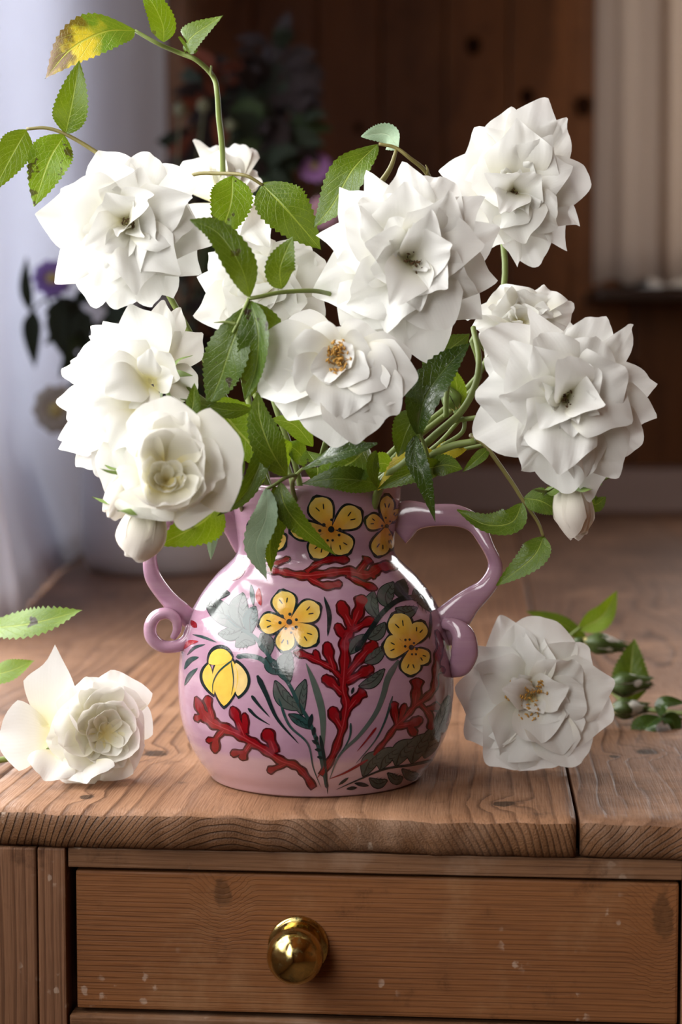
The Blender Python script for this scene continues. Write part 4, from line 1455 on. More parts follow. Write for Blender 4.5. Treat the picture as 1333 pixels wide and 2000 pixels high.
# half open rose
rose('half open creamy white rose with a tight spiral heart above the left handle', (325, 925), 1.02, (-0.12, -1, -0.12),
     [(320, 776, 130), (258, 860, 120), (268, 985, 130), (335, 1016, 190), (430, 990, 150), (478, 890, 170)], [(300, 810, 120), (372, 815, 110), (268, 920, 110), (330, 1000, 170), (432, 925, 130)],
     [], 0, 40, 93, mat=m_cream, zt=(-0.05, 0.22, 0.4), bends=(0.08, -0.10, -0.1), rolls=(0.7, 0.25, 0.1), cups=(0.4, 0.9, 1.0), points=(0.3, 0.2, 0.2), hub=0.12, stem_to=[P(420, 900, 1.10)] + deep(-0.045, -0.012),
     free=[(325, 945, .010, 335, 836, -.018, 160, {'n': (0, -.8, -.6), 'bend': -.15, 'cup': 1.0, 'roll': .1, 'point': .1}),
           (325, 945, .005, 286, 846, -.026, 125, {'n': (.8, -.6, -.3), 'bend': -.15, 'cup': .9, 'roll': .2, 'point': .3}), (325, 945, .005, 398, 878, -.022, 130, {'n': (-.8, -.6, -.2), 'bend': -.15, 'cup': .9, 'roll': .3, 'point': .2}),
           (325, 945, .005, 274, 940, -.028, 120, {'n': (.9, -.5, .2), 'bend': -.18, 'cup': 1.0, 'roll': .2, 'point': .1}), (325, 945, .005, 398, 952, -.024, 120, {'n': (-.9, -.5, .2), 'bend': -.18, 'cup': 1.0, 'roll': .2, 'point': .1}),
           (325, 945, .0, 318, 992, -.030, 150, {'n': (0, -.5, .9), 'bend': -.15, 'cup': 1.0, 'roll': .3, 'point': .1}), (325, 945, .0, 368, 984, -.028, 120, {'n': (-.5, -.5, .8), 'bend': -.15, 'cup': 1.0, 'roll': .2, 'point': .1})]
     + [(326, 940, .004, 326 + r * math.cos(a), 926 + r * .8 * math.sin(a), td, w, {'n': (-math.cos(a), -0.35, math.sin(a)), 'bend': -.16, 'cup': 1.2, 'roll': .1, 'ruf': .04, 'point': 1.3})
        for r, td, w, angs in ((40, -.016, 60, (0.4, 1.6, 2.8, 4.0, 5.3)), (22, -.014, 36, (1.0, 2.9, 4.8))) for a in angs])


def bud(label, base, tip, D, w, seed, mat, stem_pts, Dt=0.0, sep=0.9, name='rose_bud', group=None, open_=0.16, cat='rose bud', sm=None, np_=6, stem_r=0.0014):
    """closed bud: petals wrapped round each other, hip and sepals at its base"""
    rg = random.Random(seed)
    b, t_ = P(base[0], base[1], D), P(tip[0], tip[1], D + Dt)
    A = (t_ - b).normalized()
    L = (t_ - b).length
    root = thing(name, label, cat, b, group)
    q = A.to_track_quat('Z', 'Y')
    W = M(w, D) * (1.3 if sep > 0.6 else 1.0)
    for k in range(np_):
        a = k * 2.4 + seed
        d = q @ Vector((math.cos(a), math.sin(a), 0))
        f_ = 1 - k * 0.05
        B = b + d * W * 0.13
        T = b + A * L * rg.uniform(0.90, 1.02) + d * W * open_ * f_
        add_petal(root, B, T, -d, W * 1.0 * f_, mat, rg, bend=-0.20 * f_, cup=1.25, roll=rg.uniform(0, 0.5), point=0.4, ruf=0.07, gb=0.45)
    v, f = lathe([(0, -W * 0.42), (W * 0.10, -W * 0.40), (W * 0.20, -W * 0.22), (W * 0.21, -W * 0.05), (W * 0.16, W * 0.06), (0, W * 0.06)], 14)
    mesh('rose_hip', [q @ p for p in v], f, sm or m_sepal, root)
    for k in range(5):
        a = k * 1.2566 + seed * 0.7
        d = q @ Vector((math.cos(a), math.sin(a), 0))
        o = Vector((0, 0, 0)) + d * W * 0.15
        if sep > 0.6:
            p = [o, o + d * W * 0.42 + A * L * 0.12, o + d * W * 0.75 + A * L * rg.uniform(-0.05, 0.30)]
        else:
            p = [o, o + d * W * 0.36 + A * L * 0.35, o + d * W * 0.16 + A * L * 0.78, o + d * W * 0.06 + A * L * 1.12]
        v, f, uv = leaf_geo(p, W * (0.26 if sep > 0.6 else 0.5), d, -0.2, 0.3, 0.02, nt=12, nc=2, rg=rg, wmax=0.3)
        mesh('sepal', v, f, sm or m_sepal, root, uv=uv)
    if stem_pts:
        pts = [b - A * W * 0.36] + [P(*s_) if isinstance(s_, tuple) else s_ for s_ in stem_pts]
        v, f = sweep(rel(root, pts), stem_r, nseg=20, nside=7)
        mesh('stem', v, f, m_stem, root)
    return root


bud('small drooping cream rosebud tucked beside the larger drooping bud', (262, 925), (215, 1010), 1.05, 66, 3, m_warm, [(300, 890, 1.08), (400, 880, 1.10)] + deep(-0.045, -0.01))
bud('larger drooping cream rosebud hanging over the left handle', (292, 985), (262, 1094), 1.045, 98, 6, m_warm, [(330, 940, 1.08), (410, 900, 1.10)] + deep(-0.045, -0.012))
bud('drooping white rosebud below the widest right hand rose', (1110, 938), (1130, 1054), 1.10, 84, 4, m_warm, [(1100, 900, 1.115), (1000, 860, 1.13)] + deep(0.04, -0.005))
bud('small closed green rosebud among the stems above the right rim', (893, 800), (868, 750), 1.15, 42, 8, m_cream, [(890, 830, 1.15), (840, 880, 1.15)] + deep(0.035, 0.0), sep=0.3, open_=0.06)

# ------------------------------------------------------------------ leaf sprigs in the bouquet
G = 'rose leaf sprigs in the bouquet'
K = 0.0016
sprig('arching stem with a burnt yellow leaf high over the bouquet',
      [([mouth(-.02, .02, -.05), P(470, 700, 1.22), P(440, 400, 1.24), (434, 285, 1.22), (428, 230, 1.21), (425, 185, 1.20), (417, 150, 1.20), (385, 118, 1.19), (350, 103, 1.19), (310, 86, 1.18), (264, 60, 1.18)], [.0024, .0021, .0018, .0016, .0012]),
       ([(417, 150, 1.20), (412, 142, 1.196), (413, 128, 1.195)], [.0012, .0006])],
      [([(264, 60, 1.18), (205, 62, 1.16), (140, 95, 1.15), (88, 154, 1.15)], 98, {'m': 'sick', 'n': (-.1, -1, .35), 'label': 'leaf withering to yellow and brown'}), ([(320, 82, 1.18), (318, 50, 1.175), (300, 10, 1.17), (276, -18, 1.17)], 58, {'m': 'spot'}),
       ([(362, 103, 1.19), (375, 72, 1.18), (436, 30, 1.18)], 56, {'m': 'mid', 'n': (.3, -.8, .6)})], (470, 700, 1.22), 'mid', 1, group=G)
sprig('leaf sprig with black spots reaching out toward the window curtain',
      [([P(300, 400, 1.15), (230, 330, 1.13), (180, 292, 1.13), (128, 262, 1.13), (90, 250, 1.13), (52, 252, 1.13)], [.0018, .0013, .0010])],
      [([(128, 261, 1.13), (140, 205, 1.12), (155, 118, 1.12)], 70, {'m': 'mid', 'fold': .45}), ([(126, 264, 1.13), (95, 315, 1.12), (66, 404, 1.12)], 84, {'m': 'spot'}), ([(52, 254, 1.13), (25, 300, 1.12), (-14, 375, 1.12)], 66, {'m': 'mid', 'n': (.5, -.7, .5)})],
      (300, 400, 1.15), 'mid', 2, group=G, twig=True)
sprig('leaf sprig with one spotted leaf lying over the turned away rose',
      [([P(330, 400, 1.17), (370, 345, 1.15), (430, 339, 1.14), (480, 343, 1.13), (514, 362, 1.13)], [.0015, .0012, .001])],
      [([(455, 343, 1.135), (450, 400, 1.12), (425, 476, 1.12)], 84, {'m': 'spot'}), ([(512, 360, 1.13), (560, 410, 1.12), (628, 488, 1.13)], 105, {'m': 'mid', 'n': (.1, -1, .4)})], (330, 400, 1.17), 'mid', 3, group=G, twig=True)
sprig('leaf sprig with a pale turned leaf between the two tall roses',
      [([P(860, 420, 1.16), (838, 344, 1.15), (800, 308, 1.14), (772, 288, 1.14), (740, 281, 1.14)], [.0018, .0013, .001]), ([(775, 292, 1.14), (762, 330, 1.14), (735, 370, 1.14)], [.0011, .0022]), ([(835, 342, 1.15), (836, 332, 1.145), (832, 322, 1.145)], [.0011, .0004])],
      [([(738, 282, 1.14), (690, 330, 1.12), (650, 400, 1.12), (612, 446, 1.12)], 78, {'m': 'mid', 'fold': .35, 'n': (-.2, -1, .45)}), ([(780, 290, 1.14), (755, 262, 1.15), (706, 266, 1.16)], 56, {'m': 'pale', 'n': (0, -.8, -.6)})], (860, 420, 1.16), 'mid', 4, group=G, twig=True)
sprig('sprig of dark leaflets hanging across the middle of the bouquet',
      [([P(650, 575, 1.10), (612, 568, 1.08), (550, 571, 1.07), (505, 580, 1.065), (487, 583, 1.065)], [.0015, .0013, .0012]), ([(487, 583, 1.065), (468, 625, 1.06), (455, 650, 1.06)], [.0012, .0009]), ([(418, 630, 1.06), (440, 629, 1.06), (462, 633, 1.06)], [.0002, .0012])],
      [([(489, 580, 1.065), (470, 520, 1.05), (425, 455, 1.05), (371, 429, 1.05)], 70, {'m': 'dark', 'fold': .3, 'n': (.4, -1, .2)}), ([(550, 564, 1.07), (548, 520, 1.06), (572, 462, 1.06)], 62, {'m': 'mid', 'fold': .2}),
       ([(490, 588, 1.065), (505, 650, 1.055), (500, 720, 1.06), (478, 782, 1.065)], 84, {'m': 'dark', 'fold': .7, 'n': (-.5, -1, .1)}), ([(482, 600, 1.065), (450, 680, 1.06), (430, 740, 1.065), (405, 796, 1.07)], 92, {'m': 'dark', 'fold': .3, 'n': (-.2, -1, .15)}),
       ([(492, 590, 1.065), (520, 640, 1.065), (525, 700, 1.075), (490, 775, 1.08)], 70, {'m': 'dark', 'n': (.3, -1, .1)})], (650, 575, 1.10), 'dark', 5, group=G)
sprig('sprig with a bright veined leaf lit from behind, left of the flat rose',
      [([mouth(-.03, 0, -.03), (500, 880, 1.12), (470, 820, 1.11), (430, 790, 1.10)], [.0018, .0014, .001])],
      [([(420, 775, 1.09), (455, 830, 1.09), (490, 870, 1.09), (512, 912, 1.09)], 118, {'m': 'bright', 'n': (.2, -1, .1)}), ([(494, 800, 1.075), (440, 800, 1.07), (352, 779, 1.07)], 38, {'m': 'dark', 'n': (0, -.7, -.5)}),
       ([(372, 815, 1.06), (378, 785, 1.06), (380, 748, 1.06)], 30, {'m': 'mid'}), ([(440, 800, 1.11), (400, 830, 1.11), (395, 880, 1.11)], 70, {'m': 'dark'}), ([(478, 900, 1.11), (450, 930, 1.10), (440, 960, 1.10)], 40, {'m': 'spot'})], (500, 880, 1.12), 'bright', 6, group=G)
sprig('sprig of long leaflets drooping over the rim in front of the vase neck',
      [([mouth(-.005, -.035, -.03), (572, 955, 1.11), (577, 930, 1.09), (560, 932, 1.075), (540, 945, 1.07), (522, 955, 1.07)], [.0016, .0013, .001]), ([(577, 930, 1.09), (592, 915, 1.08)], [.0012, .0009])],
      [([(562, 931, 1.075), (530, 880, 1.06), (508, 820, 1.06), (504, 764, 1.065)], 66, {'m': 'mid', 'fold': .1, 'n': (.3, -1, 0)}), ([(590, 916, 1.08), (650, 890, 1.06), (738, 866, 1.06)], 62, {'m': 'gloss', 'n': (0, -.6, .8)}),
       ([(548, 942, 1.07), (556, 985, 1.065), (590, 1030, 1.07), (656, 1084, 1.08)], 48, {'m': 'mid', 'fold': .2, 'n': (-.3, -1, .3)}), ([(522, 952, 1.07), (520, 1010, 1.065), (500, 1070, 1.07), (522, 1134, 1.075)], 66, {'m': 'pale', 'fold': .25, 'n': (-.6, -1, .2), 'label': 'leaf showing its pale underside'}),
       ([(536, 948, 1.07), (540, 1000, 1.072), (528, 1060, 1.076), (530, 1118, 1.08)], 50, {'m': 'mid', 'fold': .4}), ([(520, 850, 1.075), (510, 900, 1.065), (478, 965, 1.062), (424, 1008, 1.065)], 42, {'m': 'dark', 'fold': .5, 'n': (-.2, -.8, -.5)})],
      (572, 955, 1.11), 'mid', 7, group=G)
sprig('crowded leaves resting on the front rim of the vase',
      [([mouth(0.0, -.01, -.04), P(660, 935, 1.13), P(680, 900, 1.12)], [.0018, .0014])],
      [([(752, 948, 1.12), (700, 938, 1.105), (650, 935, 1.10), (590, 945, 1.105)], 52, {'m': 'dark', 'n': (0, -1, .2), 'fold': .1}), ([(720, 870, 1.13), (690, 900, 1.11), (640, 925, 1.11)], 92, {'m': 'mid', 'n': (.2, -1, .2)}),
       ([(600, 880, 1.13), (620, 915, 1.11), (615, 945, 1.11)], 60, {'m': 'spot'}), ([(735, 880, 1.11), (728, 915, 1.105), (738, 955, 1.11)], 40, {'m': 'dark', 'n': (.8, -.7, .1)}), ([(768, 912, 1.16), (745, 905, 1.155), (718, 922, 1.15)], 46, {'m': 'bright'}),
       ([(612, 872, 1.12), (575, 830, 1.12), (528, 818, 1.12)], 44, {'m': 'bright', 'n': (0, -1, .5)}), ([(560, 915, 1.13), (545, 880, 1.12), (530, 850, 1.12)], 62, {'m': 'bright'}), ([(600, 905, 1.14), (580, 880, 1.13), (555, 865, 1.13)], 46, {'m': 'spot'}),
       ([(520, 930, 1.12), (490, 945, 1.115), (455, 940, 1.115)], 24, {'m': 'bright'})], (660, 935, 1.13), 'mid', 8, group=G)
sprig('sprig with a yellow leaf and a glossy leaf hanging beside the right handle',
      [([mouth(.03, -.01, -.04), (745, 948, 1.12), (790, 905, 1.11), (850, 850, 1.11), (900, 805, 1.115), (928, 755, 1.12), (936, 700, 1.13), (925, 640, 1.15)], [.0028, .0026, .0022, .0018]),
       ([(830, 925, 1.11), (838, 895, 1.105), (880, 872, 1.105), (928, 862, 1.10)], [.0018, .0024, .0022]), ([(872, 815, 1.12), (873, 770, 1.12), (880, 715, 1.125)], [.0018, .0016]), ([(862, 872, 1.12), (900, 848, 1.12), (908, 828, 1.12), (902, 815, 1.12)], [.0015, .0013]),
       ([(885, 822, 1.12), (935, 815, 1.11)], [.0016, .0016]), ([(838, 900, 1.10), (830, 870, 1.10), (818, 842, 1.10)], [.0014, .001])],
      [([(870, 900, 1.115), (800, 900, 1.11), (738, 958, 1.112)], 60, {'m': 'yellow', 'n': (0, -.8, .6), 'label': 'leaf turned bright yellow'}), ([(868, 912, 1.105), (815, 918, 1.095), (738, 955, 1.10)], 50, {'m': 'mid', 'fold': .5, 'n': (.1, -1, -.2)}), ([(832, 918, 1.10), (870, 908, 1.10), (904, 916, 1.10)], 44, {'m': 'mid', 'n': (0, -1, .2)}),
       ([(845, 890, 1.125), (880, 880, 1.125), (912, 878, 1.13)], 40, {'m': 'yellow'}), ([(812, 850, 1.09), (812, 890, 1.085), (830, 940, 1.08), (851, 1020, 1.085)], 44, {'m': 'gloss', 'fold': .35, 'n': (-.3, -1, .3)}),
       ([(816, 848, 1.095), (830, 780, 1.08), (870, 720, 1.085), (921, 668, 1.09)], 86, {'m': 'gloss', 'fold': .45, 'n': (-.4, -1, .5)}), ([(832, 735, 1.11), (870, 690, 1.11), (918, 652, 1.12)], 74, {'m': 'dark'}), ([(818, 800, 1.11), (795, 840, 1.10), (778, 892, 1.10)], 64, {'m': 'dark'}),
       ([(884, 802, 1.15), (893, 760, 1.15), (885, 718, 1.15)], 40, {'m': 'bright'})], (745, 948, 1.12), 'mid', 9, group=G)
sprig('sprig of three green leaves hanging outside the right handle',
      [([P(920, 850, 1.12), (948, 870, 1.11), (1000, 942, 1.11), (1020, 974, 1.11), (1050, 1018, 1.11), (1062, 1048, 1.11)], [.0016, .0014, .0012, .001])],
      [([(1021, 982, 1.11), (1000, 1020, 1.105), (950, 1025, 1.105), (893, 996, 1.11)], 62, {'m': 'mid', 'fold': .5, 'n': (0, -.9, .6)}), ([(1024, 973, 1.11), (1060, 980, 1.105), (1096, 1003, 1.11)], 58, {'m': 'mid', 'n': (0, -.9, .5)}), ([(1063, 1048, 1.11), (1040, 1090, 1.105), (970, 1144, 1.11)], 62, {'m': 'mid', 'fold': .4, 'n': (-.3, -1, .4)}),
       ([(1070, 950, 1.12), (1080, 975, 1.12), (1095, 1005, 1.12)], 32, {'m': 'bright'}), ([(955, 876, 1.11), (935, 895, 1.105), (904, 922, 1.105)], 26, {'m': 'mid', 'fold': .5}), ([(1150, 975, 1.13), (1165, 985, 1.13), (1185, 970, 1.13)], 34, {'m': 'mid'})], (920, 850, 1.12), 'mid', 10, group=G, twig=True)
sprig('single veined leaf lit through under the half open rose',
      [([mouth(-.045, -.01, -.02), (455, 955, 1.11), (440, 965, 1.09), (425, 985, 1.08)], [.0014, .001])],
      [([(428, 982, 1.08), (395, 1020, 1.06), (308, 1066, 1.06)], 90, {'m': 'bright', 'fold': .1, 'n': (.1, -1, -.1)}), ([(406, 1010, 1.09), (413, 1040, 1.09), (412, 1094, 1.09)], 32, {'m': 'pale', 'fold': .5})], (455, 955, 1.11), 'bright', 11, group=G)

# ------------------------------------------------------------------ roses lying on the table
LY = on_table(190, 1532).y
rose('cream hearted white rose lying on the table left of the vase', (205, 1430), LY + 0.014, (0.35, -1, 0.05),
     [(160, 1325, 120), (225, 1312, 140), (284, 1370, 130), (284, 1450, 120), (255, 1512, 110), (180, 1528, 120), (115, 1520, 110), (95, 1430, 110)],
     [(140, 1365, 110), (225, 1340, 130), (275, 1420, 110), (240, 1495, 120), (150, 1500, 120), (110, 1440, 100)], [], 0, 40, 101, mat=m_cream, zt=(0.05, 0.30, 0.4),
     bends=(-0.04, -0.14, -0.1), rolls=(0.5, 0.15, 0.1), cups=(0.7, 1.0, 1.0), points=(0.2, 0.1, 0.2), hub=0.10,
     free=[(95, 1420, .0, 108, 1260, .01, 120, {'point': 1.5, 'bend': -.08, 'mat': m_white}), (100, 1435, 0, -8, 1440, -.005, 140, {'point': .6, 'mat': m_white, 'bend': .06}),
           (120, 1470, -.01, 85, 1525, -.03, 100, {'roll': 1.4, 'mat': m_white}), (170, 1490, -.01, 175, 1530, -.03, 110, {'roll': 1.2, 'mat': m_white})]
     + [(205, 1432, 0, 212 + r * math.cos(a), 1432 + r * math.sin(a), td, w, {'n': (-math.cos(a), -0.3, math.sin(a)), 'bend': -.2, 'cup': cu, 'roll': .2, 'ruf': .05, 'point': .2})
        for r, td, w, cu, angs in ((66, -.016, 104, 1.0, (0.5, 1.6, 2.9, 4.1, 5.3)), (46, -.014, 74, 1.2, (0.0, 1.3, 2.4, 3.6, 4.8)), (24, -.004, 40, 1.3, (0.7, 2.6, 4.4))) for a in angs],
     stem_to=[on_table(-60, 1490, TZ + 0.008), on_table(-300, 1450, TZ + 0.006)])
sprig('pair of green leaves lying left of the cream hearted rose on the table', [([(-160, 1300, 1.24), (-80, 1250, 1.23), (-30, 1228, 1.22)], [.0012, .001]), ([(-110, 1280, 1.235), (-40, 1322, 1.21)], [.0012, .001])],
      [([(-30, 1228, 1.22), (60, 1218, 1.20), (161, 1192, 1.20)], 72, {'m': 'spot', 'n': (0, -.8, .7), 'serr': .12}), ([(-40, 1322, 1.21), (15, 1312, 1.20), (68, 1290, 1.20)], 54, {'m': 'bright', 'n': (0, -.8, .7)})], (-160, 1300, 1.24), 'bright', 12)
RY = on_table(1060, 1506).y
rose('open white rose with golden stamens lying on the table right of the vase', (1038, 1362), RY + 0.006, (-0.05, -1, 0.16),
     [(985, 1203, 95), (1062, 1198, 150), (1150, 1262, 140), (1198, 1330, 120), (1194, 1410, 130), (1140, 1492, 130), (1062, 1506, 150), (958, 1500, 130), (905, 1440, 130), (893, 1335, 130), (930, 1262, 120)],
     [(1055, 1235, 130), (1125, 1290, 115), (1150, 1370, 120), (1100, 1468, 130), (985, 1478, 140), (915, 1400, 130), (940, 1300, 110), (1020, 1240, 100)],
     [(1105, 1340, 85), (1108, 1400, 80), (1060, 1450, 110), (1000, 1330, 50), (985, 1345, 55), (1015, 1395, 55)], 0, 40, 102, zt=(-0.06, 0.16, 0.28), bends=(0.10, 0.12, 0.10), rolls=(0.7, 0.7, 0.8), cups=(0.4, 0.6, 0.8), wscale=0.88,
     points=(0.4, 0.3, 0.3), ruf=0.08, stam=[(1008, 1352, 20, 34, .013), (1044, 1348, 20, 34, .013), (1030, 1388, 18, 30, .013)], dark_st=False, mat=m_white,
     free=[(1040, 1365, -.004, 1062, 1392, -.014, 46, {'roll': 1.0}), (1035, 1368, -.004, 1020, 1380, -.012, 50), (1020, 1340, -.004, 1012, 1318, -.014, 46, {'roll': 1.0})],
     stem_to=[on_table(1160, 1330, TZ + 0.02), on_table(1240, 1380, TZ + 0.005), on_table(1400, 1400, TZ + 0.005)])
TB = on_table(1200, 1400)
D0 = on_table(1200, 1420).y
GB = 'green rosebuds on the right hand table sprig'
m_budg = plain('bud_green', (0.055, 0.09, 0.022), 0.4, 0, 0.35, 120)
bud('slim green rosebud lying highest behind the right hand table rose', (1138, 1254), (1222, 1264), D0 + .05, 44, 13, m_cream, [(1118, 1262, D0 + .055), (1100, 1300, D0 + .05)], sep=0.3, open_=0.05, sm=m_budg, stem_r=.0010)
bud('dark green rosebud lying in front of the upright leaf on the table', (1188, 1340), (1270, 1333), D0 + .02, 52, 14, m_cream, [(1165, 1345, D0 + .03), (1130, 1350, D0 + .04)], sep=0.3, open_=0.05, sm=m_budg, stem_r=.0010)
bud('lowest dark green rosebud lying beside the right hand table rose', (1192, 1386), (1264, 1382), D0 + .01, 44, 15, m_cream, [(1165, 1380, D0 + .02), (1130, 1370, D0 + .03)], sep=0.3, open_=0.05, sm=m_budg, stem_r=.0010)
sprig('sprig of upright leaves behind the right hand table rose', [([(1060, 1330, D0 + .06), (1085, 1280, D0 + .06), (1112, 1244, D0 + .06), (1135, 1225, D0 + .06)], [.0015, .0012, .001]), ([(1100, 1260, D0 + .06), (1140, 1246, D0 + .07)], [.001, .001]),
      ([(1100, 1330, D0 + .06), (1180, 1385, D0 + .04), (1236, 1374, D0 + .035)], [.0012, .001]), ([(1085, 1280, D0 + .06), (1000, 1250, D0 + .07)], [.001, .0008])],
      [([(1130, 1230, D0 + .06), (1175, 1205, D0 + .06), (1206, 1154, D0 + .06)], 50, {'m': 'bright', 'fold': .4}), ([(1150, 1250, D0 + .07), (1090, 1215, D0 + .07), (1028, 1194, D0 + .07)], 34, {'m': 'mid'}), ([(1236, 1374, D0 + .035), (1232, 1320, D0 + .035), (1240, 1248, D0 + .04)], 76, {'m': 'mid', 'fold': .2, 'n': (-.1, -1, .2)}),
       ([(1010, 1252, D0 + .07), (985, 1244, D0 + .07), (958, 1250, D0 + .07)], 22, {'m': 'bright'})], (1060, 1330, D0 + .06), 'mid', 16)
sprig('small glossy leaf sprig lying at the right on the table', [([(1420, 1420, D0 + .01), (1340, 1405, D0 + .01), (1290, 1398, D0 + .0)], [.0012, .001])],
      [([(1288, 1398, D0), (1300, 1372, D0 - .002), (1345, 1374, D0)], 40, {'m': 'gloss', 'n': (-.2, -.5, 1)}), ([(1288, 1400, D0), (1262, 1425, D0 - .012), (1276, 1466, D0 - .02)], 62, {'m': 'gloss', 'n': (-.5, -.6, .8), 'fold': .5}), ([(1292, 1400, D0), (1315, 1410, D0 - .005), (1322, 1442, D0 - .012)], 40, {'m': 'gloss', 'n': (.4, -.8, .5)})], (1420, 1420, D0 + .01), 'gloss', 17)

# ------------------------------------------------------------------ white crock with garden flowers, far down the table
PD = on_table(315, 1127).y + 0.108
PC = Vector((P(316, 1000, PD).x, PD, TZ))
t = NT('crock_glaze')
n = t.noise(t.obj(), 14, 3)
t.set(Base_Color=t.mix(n, (0.62, 0.60, 0.62), (0.70, 0.68, 0.70)), Roughness=0.3)
v, f = lathe([(0, 0.004), (0.092, 0.004), (0.096, 0.0), (0.100, 0.002), (0.106, 0.012), (0.110, 0.03), (0.111, 0.10), (0.110, 0.170), (0.113, 0.176), (0.113, 0.184), (0.109, 0.187),
              (0.105, 0.183), (0.104, 0.10), (0.100, 0.02), (0, 0.015)], 64)
crock = mesh('crock', v, f, t.m)
crock.location = PC
tag(crock, 'round white glazed crock standing far down the table', 'pot')

m_lilac = plain('lilac_petal', (0.26, 0.17, 0.50), 0.6, 0, 0.2, 90)
m_mauve = plain('mauve_petal', (0.42, 0.20, 0.50), 0.6, 0, 0.2, 90)
m_pinkf = plain('pink_petal', (0.60, 0.34, 0.44), 0.6, 0, 0.2, 90)
m_eye = plain('flower_eye', (0.50, 0.42, 0.16), 0.7, 0, 0.3, 200)
m_seed = plain('seed_head', (0.20, 0.20, 0.11), 0.8, 0, 0.3, 120)
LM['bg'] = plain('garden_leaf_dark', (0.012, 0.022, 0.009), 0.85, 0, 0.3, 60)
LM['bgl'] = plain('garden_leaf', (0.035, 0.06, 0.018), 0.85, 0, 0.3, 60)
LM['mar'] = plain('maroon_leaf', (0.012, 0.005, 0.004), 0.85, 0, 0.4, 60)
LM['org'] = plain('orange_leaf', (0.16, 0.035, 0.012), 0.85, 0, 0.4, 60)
PM = PC + Vector((0, 0, 0.17))


def garden_flower(label, px, py, D, r, mat, seed, axis=(0, -1, 0.25), name='garden_flower', np_=10, cat='flower', eye=0.3):
    rg = random.Random(seed)
    c = P(px, py, D)
    A = Vector(axis).normalized()
    q = A.to_track_quat('Z', 'Y')
    t = thing(name, label, cat, c)
    R = M(r, D)
    for ring, (k0, rr, z) in enumerate(((np_, 1.0, 0.0), (np_, 0.68, 0.25))):
        for k in range(k0):
            a = 2 * math.pi * (k + 0.5 * ring) / k0
            d = q @ Vector((math.cos(a), math.sin(a), 0))
            add_petal(t, c + d * R * 0.1, c + d * R * rr + A * R * z, A, R * 0.75, mat, rg, nt=6, nv=7, ruf=.08)
    v, f = lathe([(0, -0.12), (eye, -0.05), (eye * 1.05, 0.12), (eye * 0.7, 0.3), (0, 0.36)], 16)
    mesh('flower_eye', [q @ (p * R) for p in v], f, m_eye, t)
    stem(t, [c - A * 0.004, c - A * 0.03 - Vector((0, 0, 0.03)), c.lerp(PM, 0.55) + Vector((0, 0.01, 0)), PM + Vector((rg.uniform(-.03, .03), rg.uniform(-.03, .03), 0)), PM + Vector((0, 0, -0.10))], .0016, LM['bgl'])
    return t


garden_flower('lilac flower drooping from the white crock near the curtain', 102, 545, PD - .12, 40, m_lilac, 1, (0.2, -1, 0.2))
garden_flower('round mauve flower standing against the brown boarding', 615, 326, PD + .05, 34, m_mauve, 2, (0, -1, 0.4), np_=13, eye=0.22)
garden_flower('pink flower half hidden behind the leaf sprig tips', 630, 415, PD + .03, 34, m_pinkf, 3)
garden_flower('wilted beige flower hanging low beside the crock', 112, 800, PD - .14, 52, plain('beige_petal', (0.42, 0.38, 0.30), 0.7, 0, 0.2, 60), 4, (-0.2, -1, -0.1))
for i, (x, y) in enumerate(((352, 214), (398, 207), (452, 245))):
    c = P(x, y, PD + 0.02)
    t = thing('seed_head', ['pale seed head nearest the curtain above the crock', 'pale seed head on the tallest stem above the crock', 'dull green seed head behind the arching rose stem'][i], 'seed head', c)
    rg = random.Random(i)
    R = M(13, PD)
    v, f = lathe([(0, -R), (R * .6, -R * .8), (R, -R * .1), (R * .8, R * .6), (R * .3, R), (0, R * .9)], 12)
    mesh('head', v, f, m_seed, t)
    stem(t, [c - Vector((0, 0, R)), c.lerp(PM, 0.5) + Vector((0, .01, 0)), PM + Vector((.02 * i, .02, 0)), PM + Vector((0, 0, -.1))], .0015, m_seed)


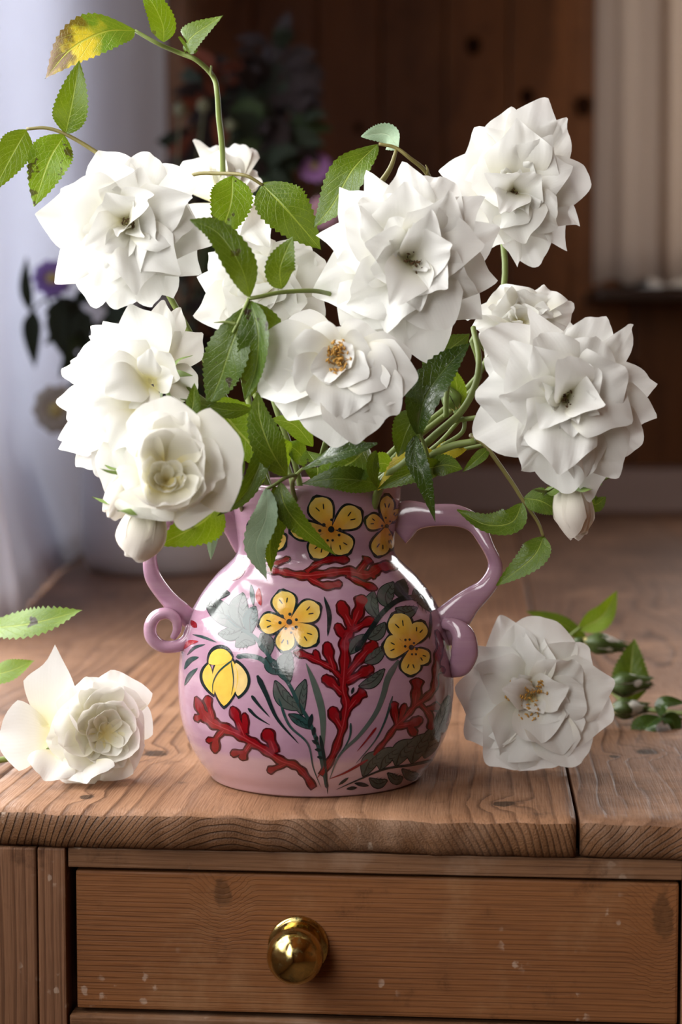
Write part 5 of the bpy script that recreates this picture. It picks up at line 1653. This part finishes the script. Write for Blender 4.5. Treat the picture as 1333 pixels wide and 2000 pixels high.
def branch(label, pts, leaves, mats, seed, n, spread, size, name='foliage_branch'):
    rg = random.Random(seed)
    path = [P(*q) for q in pts]
    t = thing(name, label, 'foliage', path[-1])
    stem(t, list(reversed([PM + Vector((0, 0, -.1)), PM] + path)), .002, LM['bg'])
    fine = crom(path, 40)
    for k in range(n):
        p = fine[rg.randrange(6, 41)]
        d = Vector((rg.uniform(-1, 1), rg.uniform(-.6, .6), rg.uniform(-.7, .9))).normalized()
        L = M(size, PD) * rg.uniform(0.7, 1.3)
        q = p + d * M(spread, PD) * rg.random()
        e = q + (d + Vector((0, 0, -.5))).normalized() * L
        m_ = q.lerp(e, .5) + Vector((0, 0, L * .12))
        v, f, uv = leaf_geo(rel(t, [q, m_, e]), L * rg.uniform(.42, .6), Vector((rg.uniform(-.5, .5), -1, rg.uniform(-.2, .8))).normalized(), .2, .2, 0.0, nt=8, nc=2, rg=rg)
        mesh('leaf', v, f, LM[rg.choice(mats)], t, uv=uv)
        v, f = sweep(rel(t, [p, q]), .0008, nseg=3, nside=5)
        mesh('leaf_stalk', v, f, LM['bg'], t)
    return t


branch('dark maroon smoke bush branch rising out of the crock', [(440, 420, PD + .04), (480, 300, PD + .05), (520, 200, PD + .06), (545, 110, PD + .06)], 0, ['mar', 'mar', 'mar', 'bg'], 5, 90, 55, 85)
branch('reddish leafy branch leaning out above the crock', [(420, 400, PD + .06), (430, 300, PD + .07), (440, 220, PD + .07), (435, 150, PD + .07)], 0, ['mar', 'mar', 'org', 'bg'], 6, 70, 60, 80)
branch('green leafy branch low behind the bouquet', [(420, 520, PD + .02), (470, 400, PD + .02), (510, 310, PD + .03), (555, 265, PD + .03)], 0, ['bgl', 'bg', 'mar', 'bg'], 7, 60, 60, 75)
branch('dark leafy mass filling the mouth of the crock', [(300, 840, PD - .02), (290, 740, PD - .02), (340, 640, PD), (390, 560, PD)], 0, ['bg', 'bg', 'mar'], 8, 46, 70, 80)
branch('dark leaves crowding under the lilac flower', [(210, 800, PD - .06), (185, 700, PD - .08), (170, 620, PD - .09), (140, 585, PD - .10)], 0, ['bg', 'bgl', 'bg'], 9, 26, 40, 62)
t = thing('foliage_branch', 'drooping stem with two long dark leaves next to the curtain', 'foliage', P(110, 590, PD - .12))
stem(t, [P(60, 610, PD - .12), P(90, 585, PD - .12), P(130, 590, PD - .12), P(180, 700, PD - .04), PM, PM + Vector((0, 0, -.1))], .0016, LM['bg'])
for pts, w in (([(66, 606, PD - .12), (62, 650, PD - .125), (68, 720, PD - .125)], 38), ([(118, 590, PD - .12), (112, 640, PD - .125), (132, 708, PD - .125)], 44), ([(60, 610, PD - .12), (50, 560, PD - .12), (52, 500, PD - .12)], 26)):
    leaf(t, (pts, w, {'m': 'bg', 'serr': 0}))
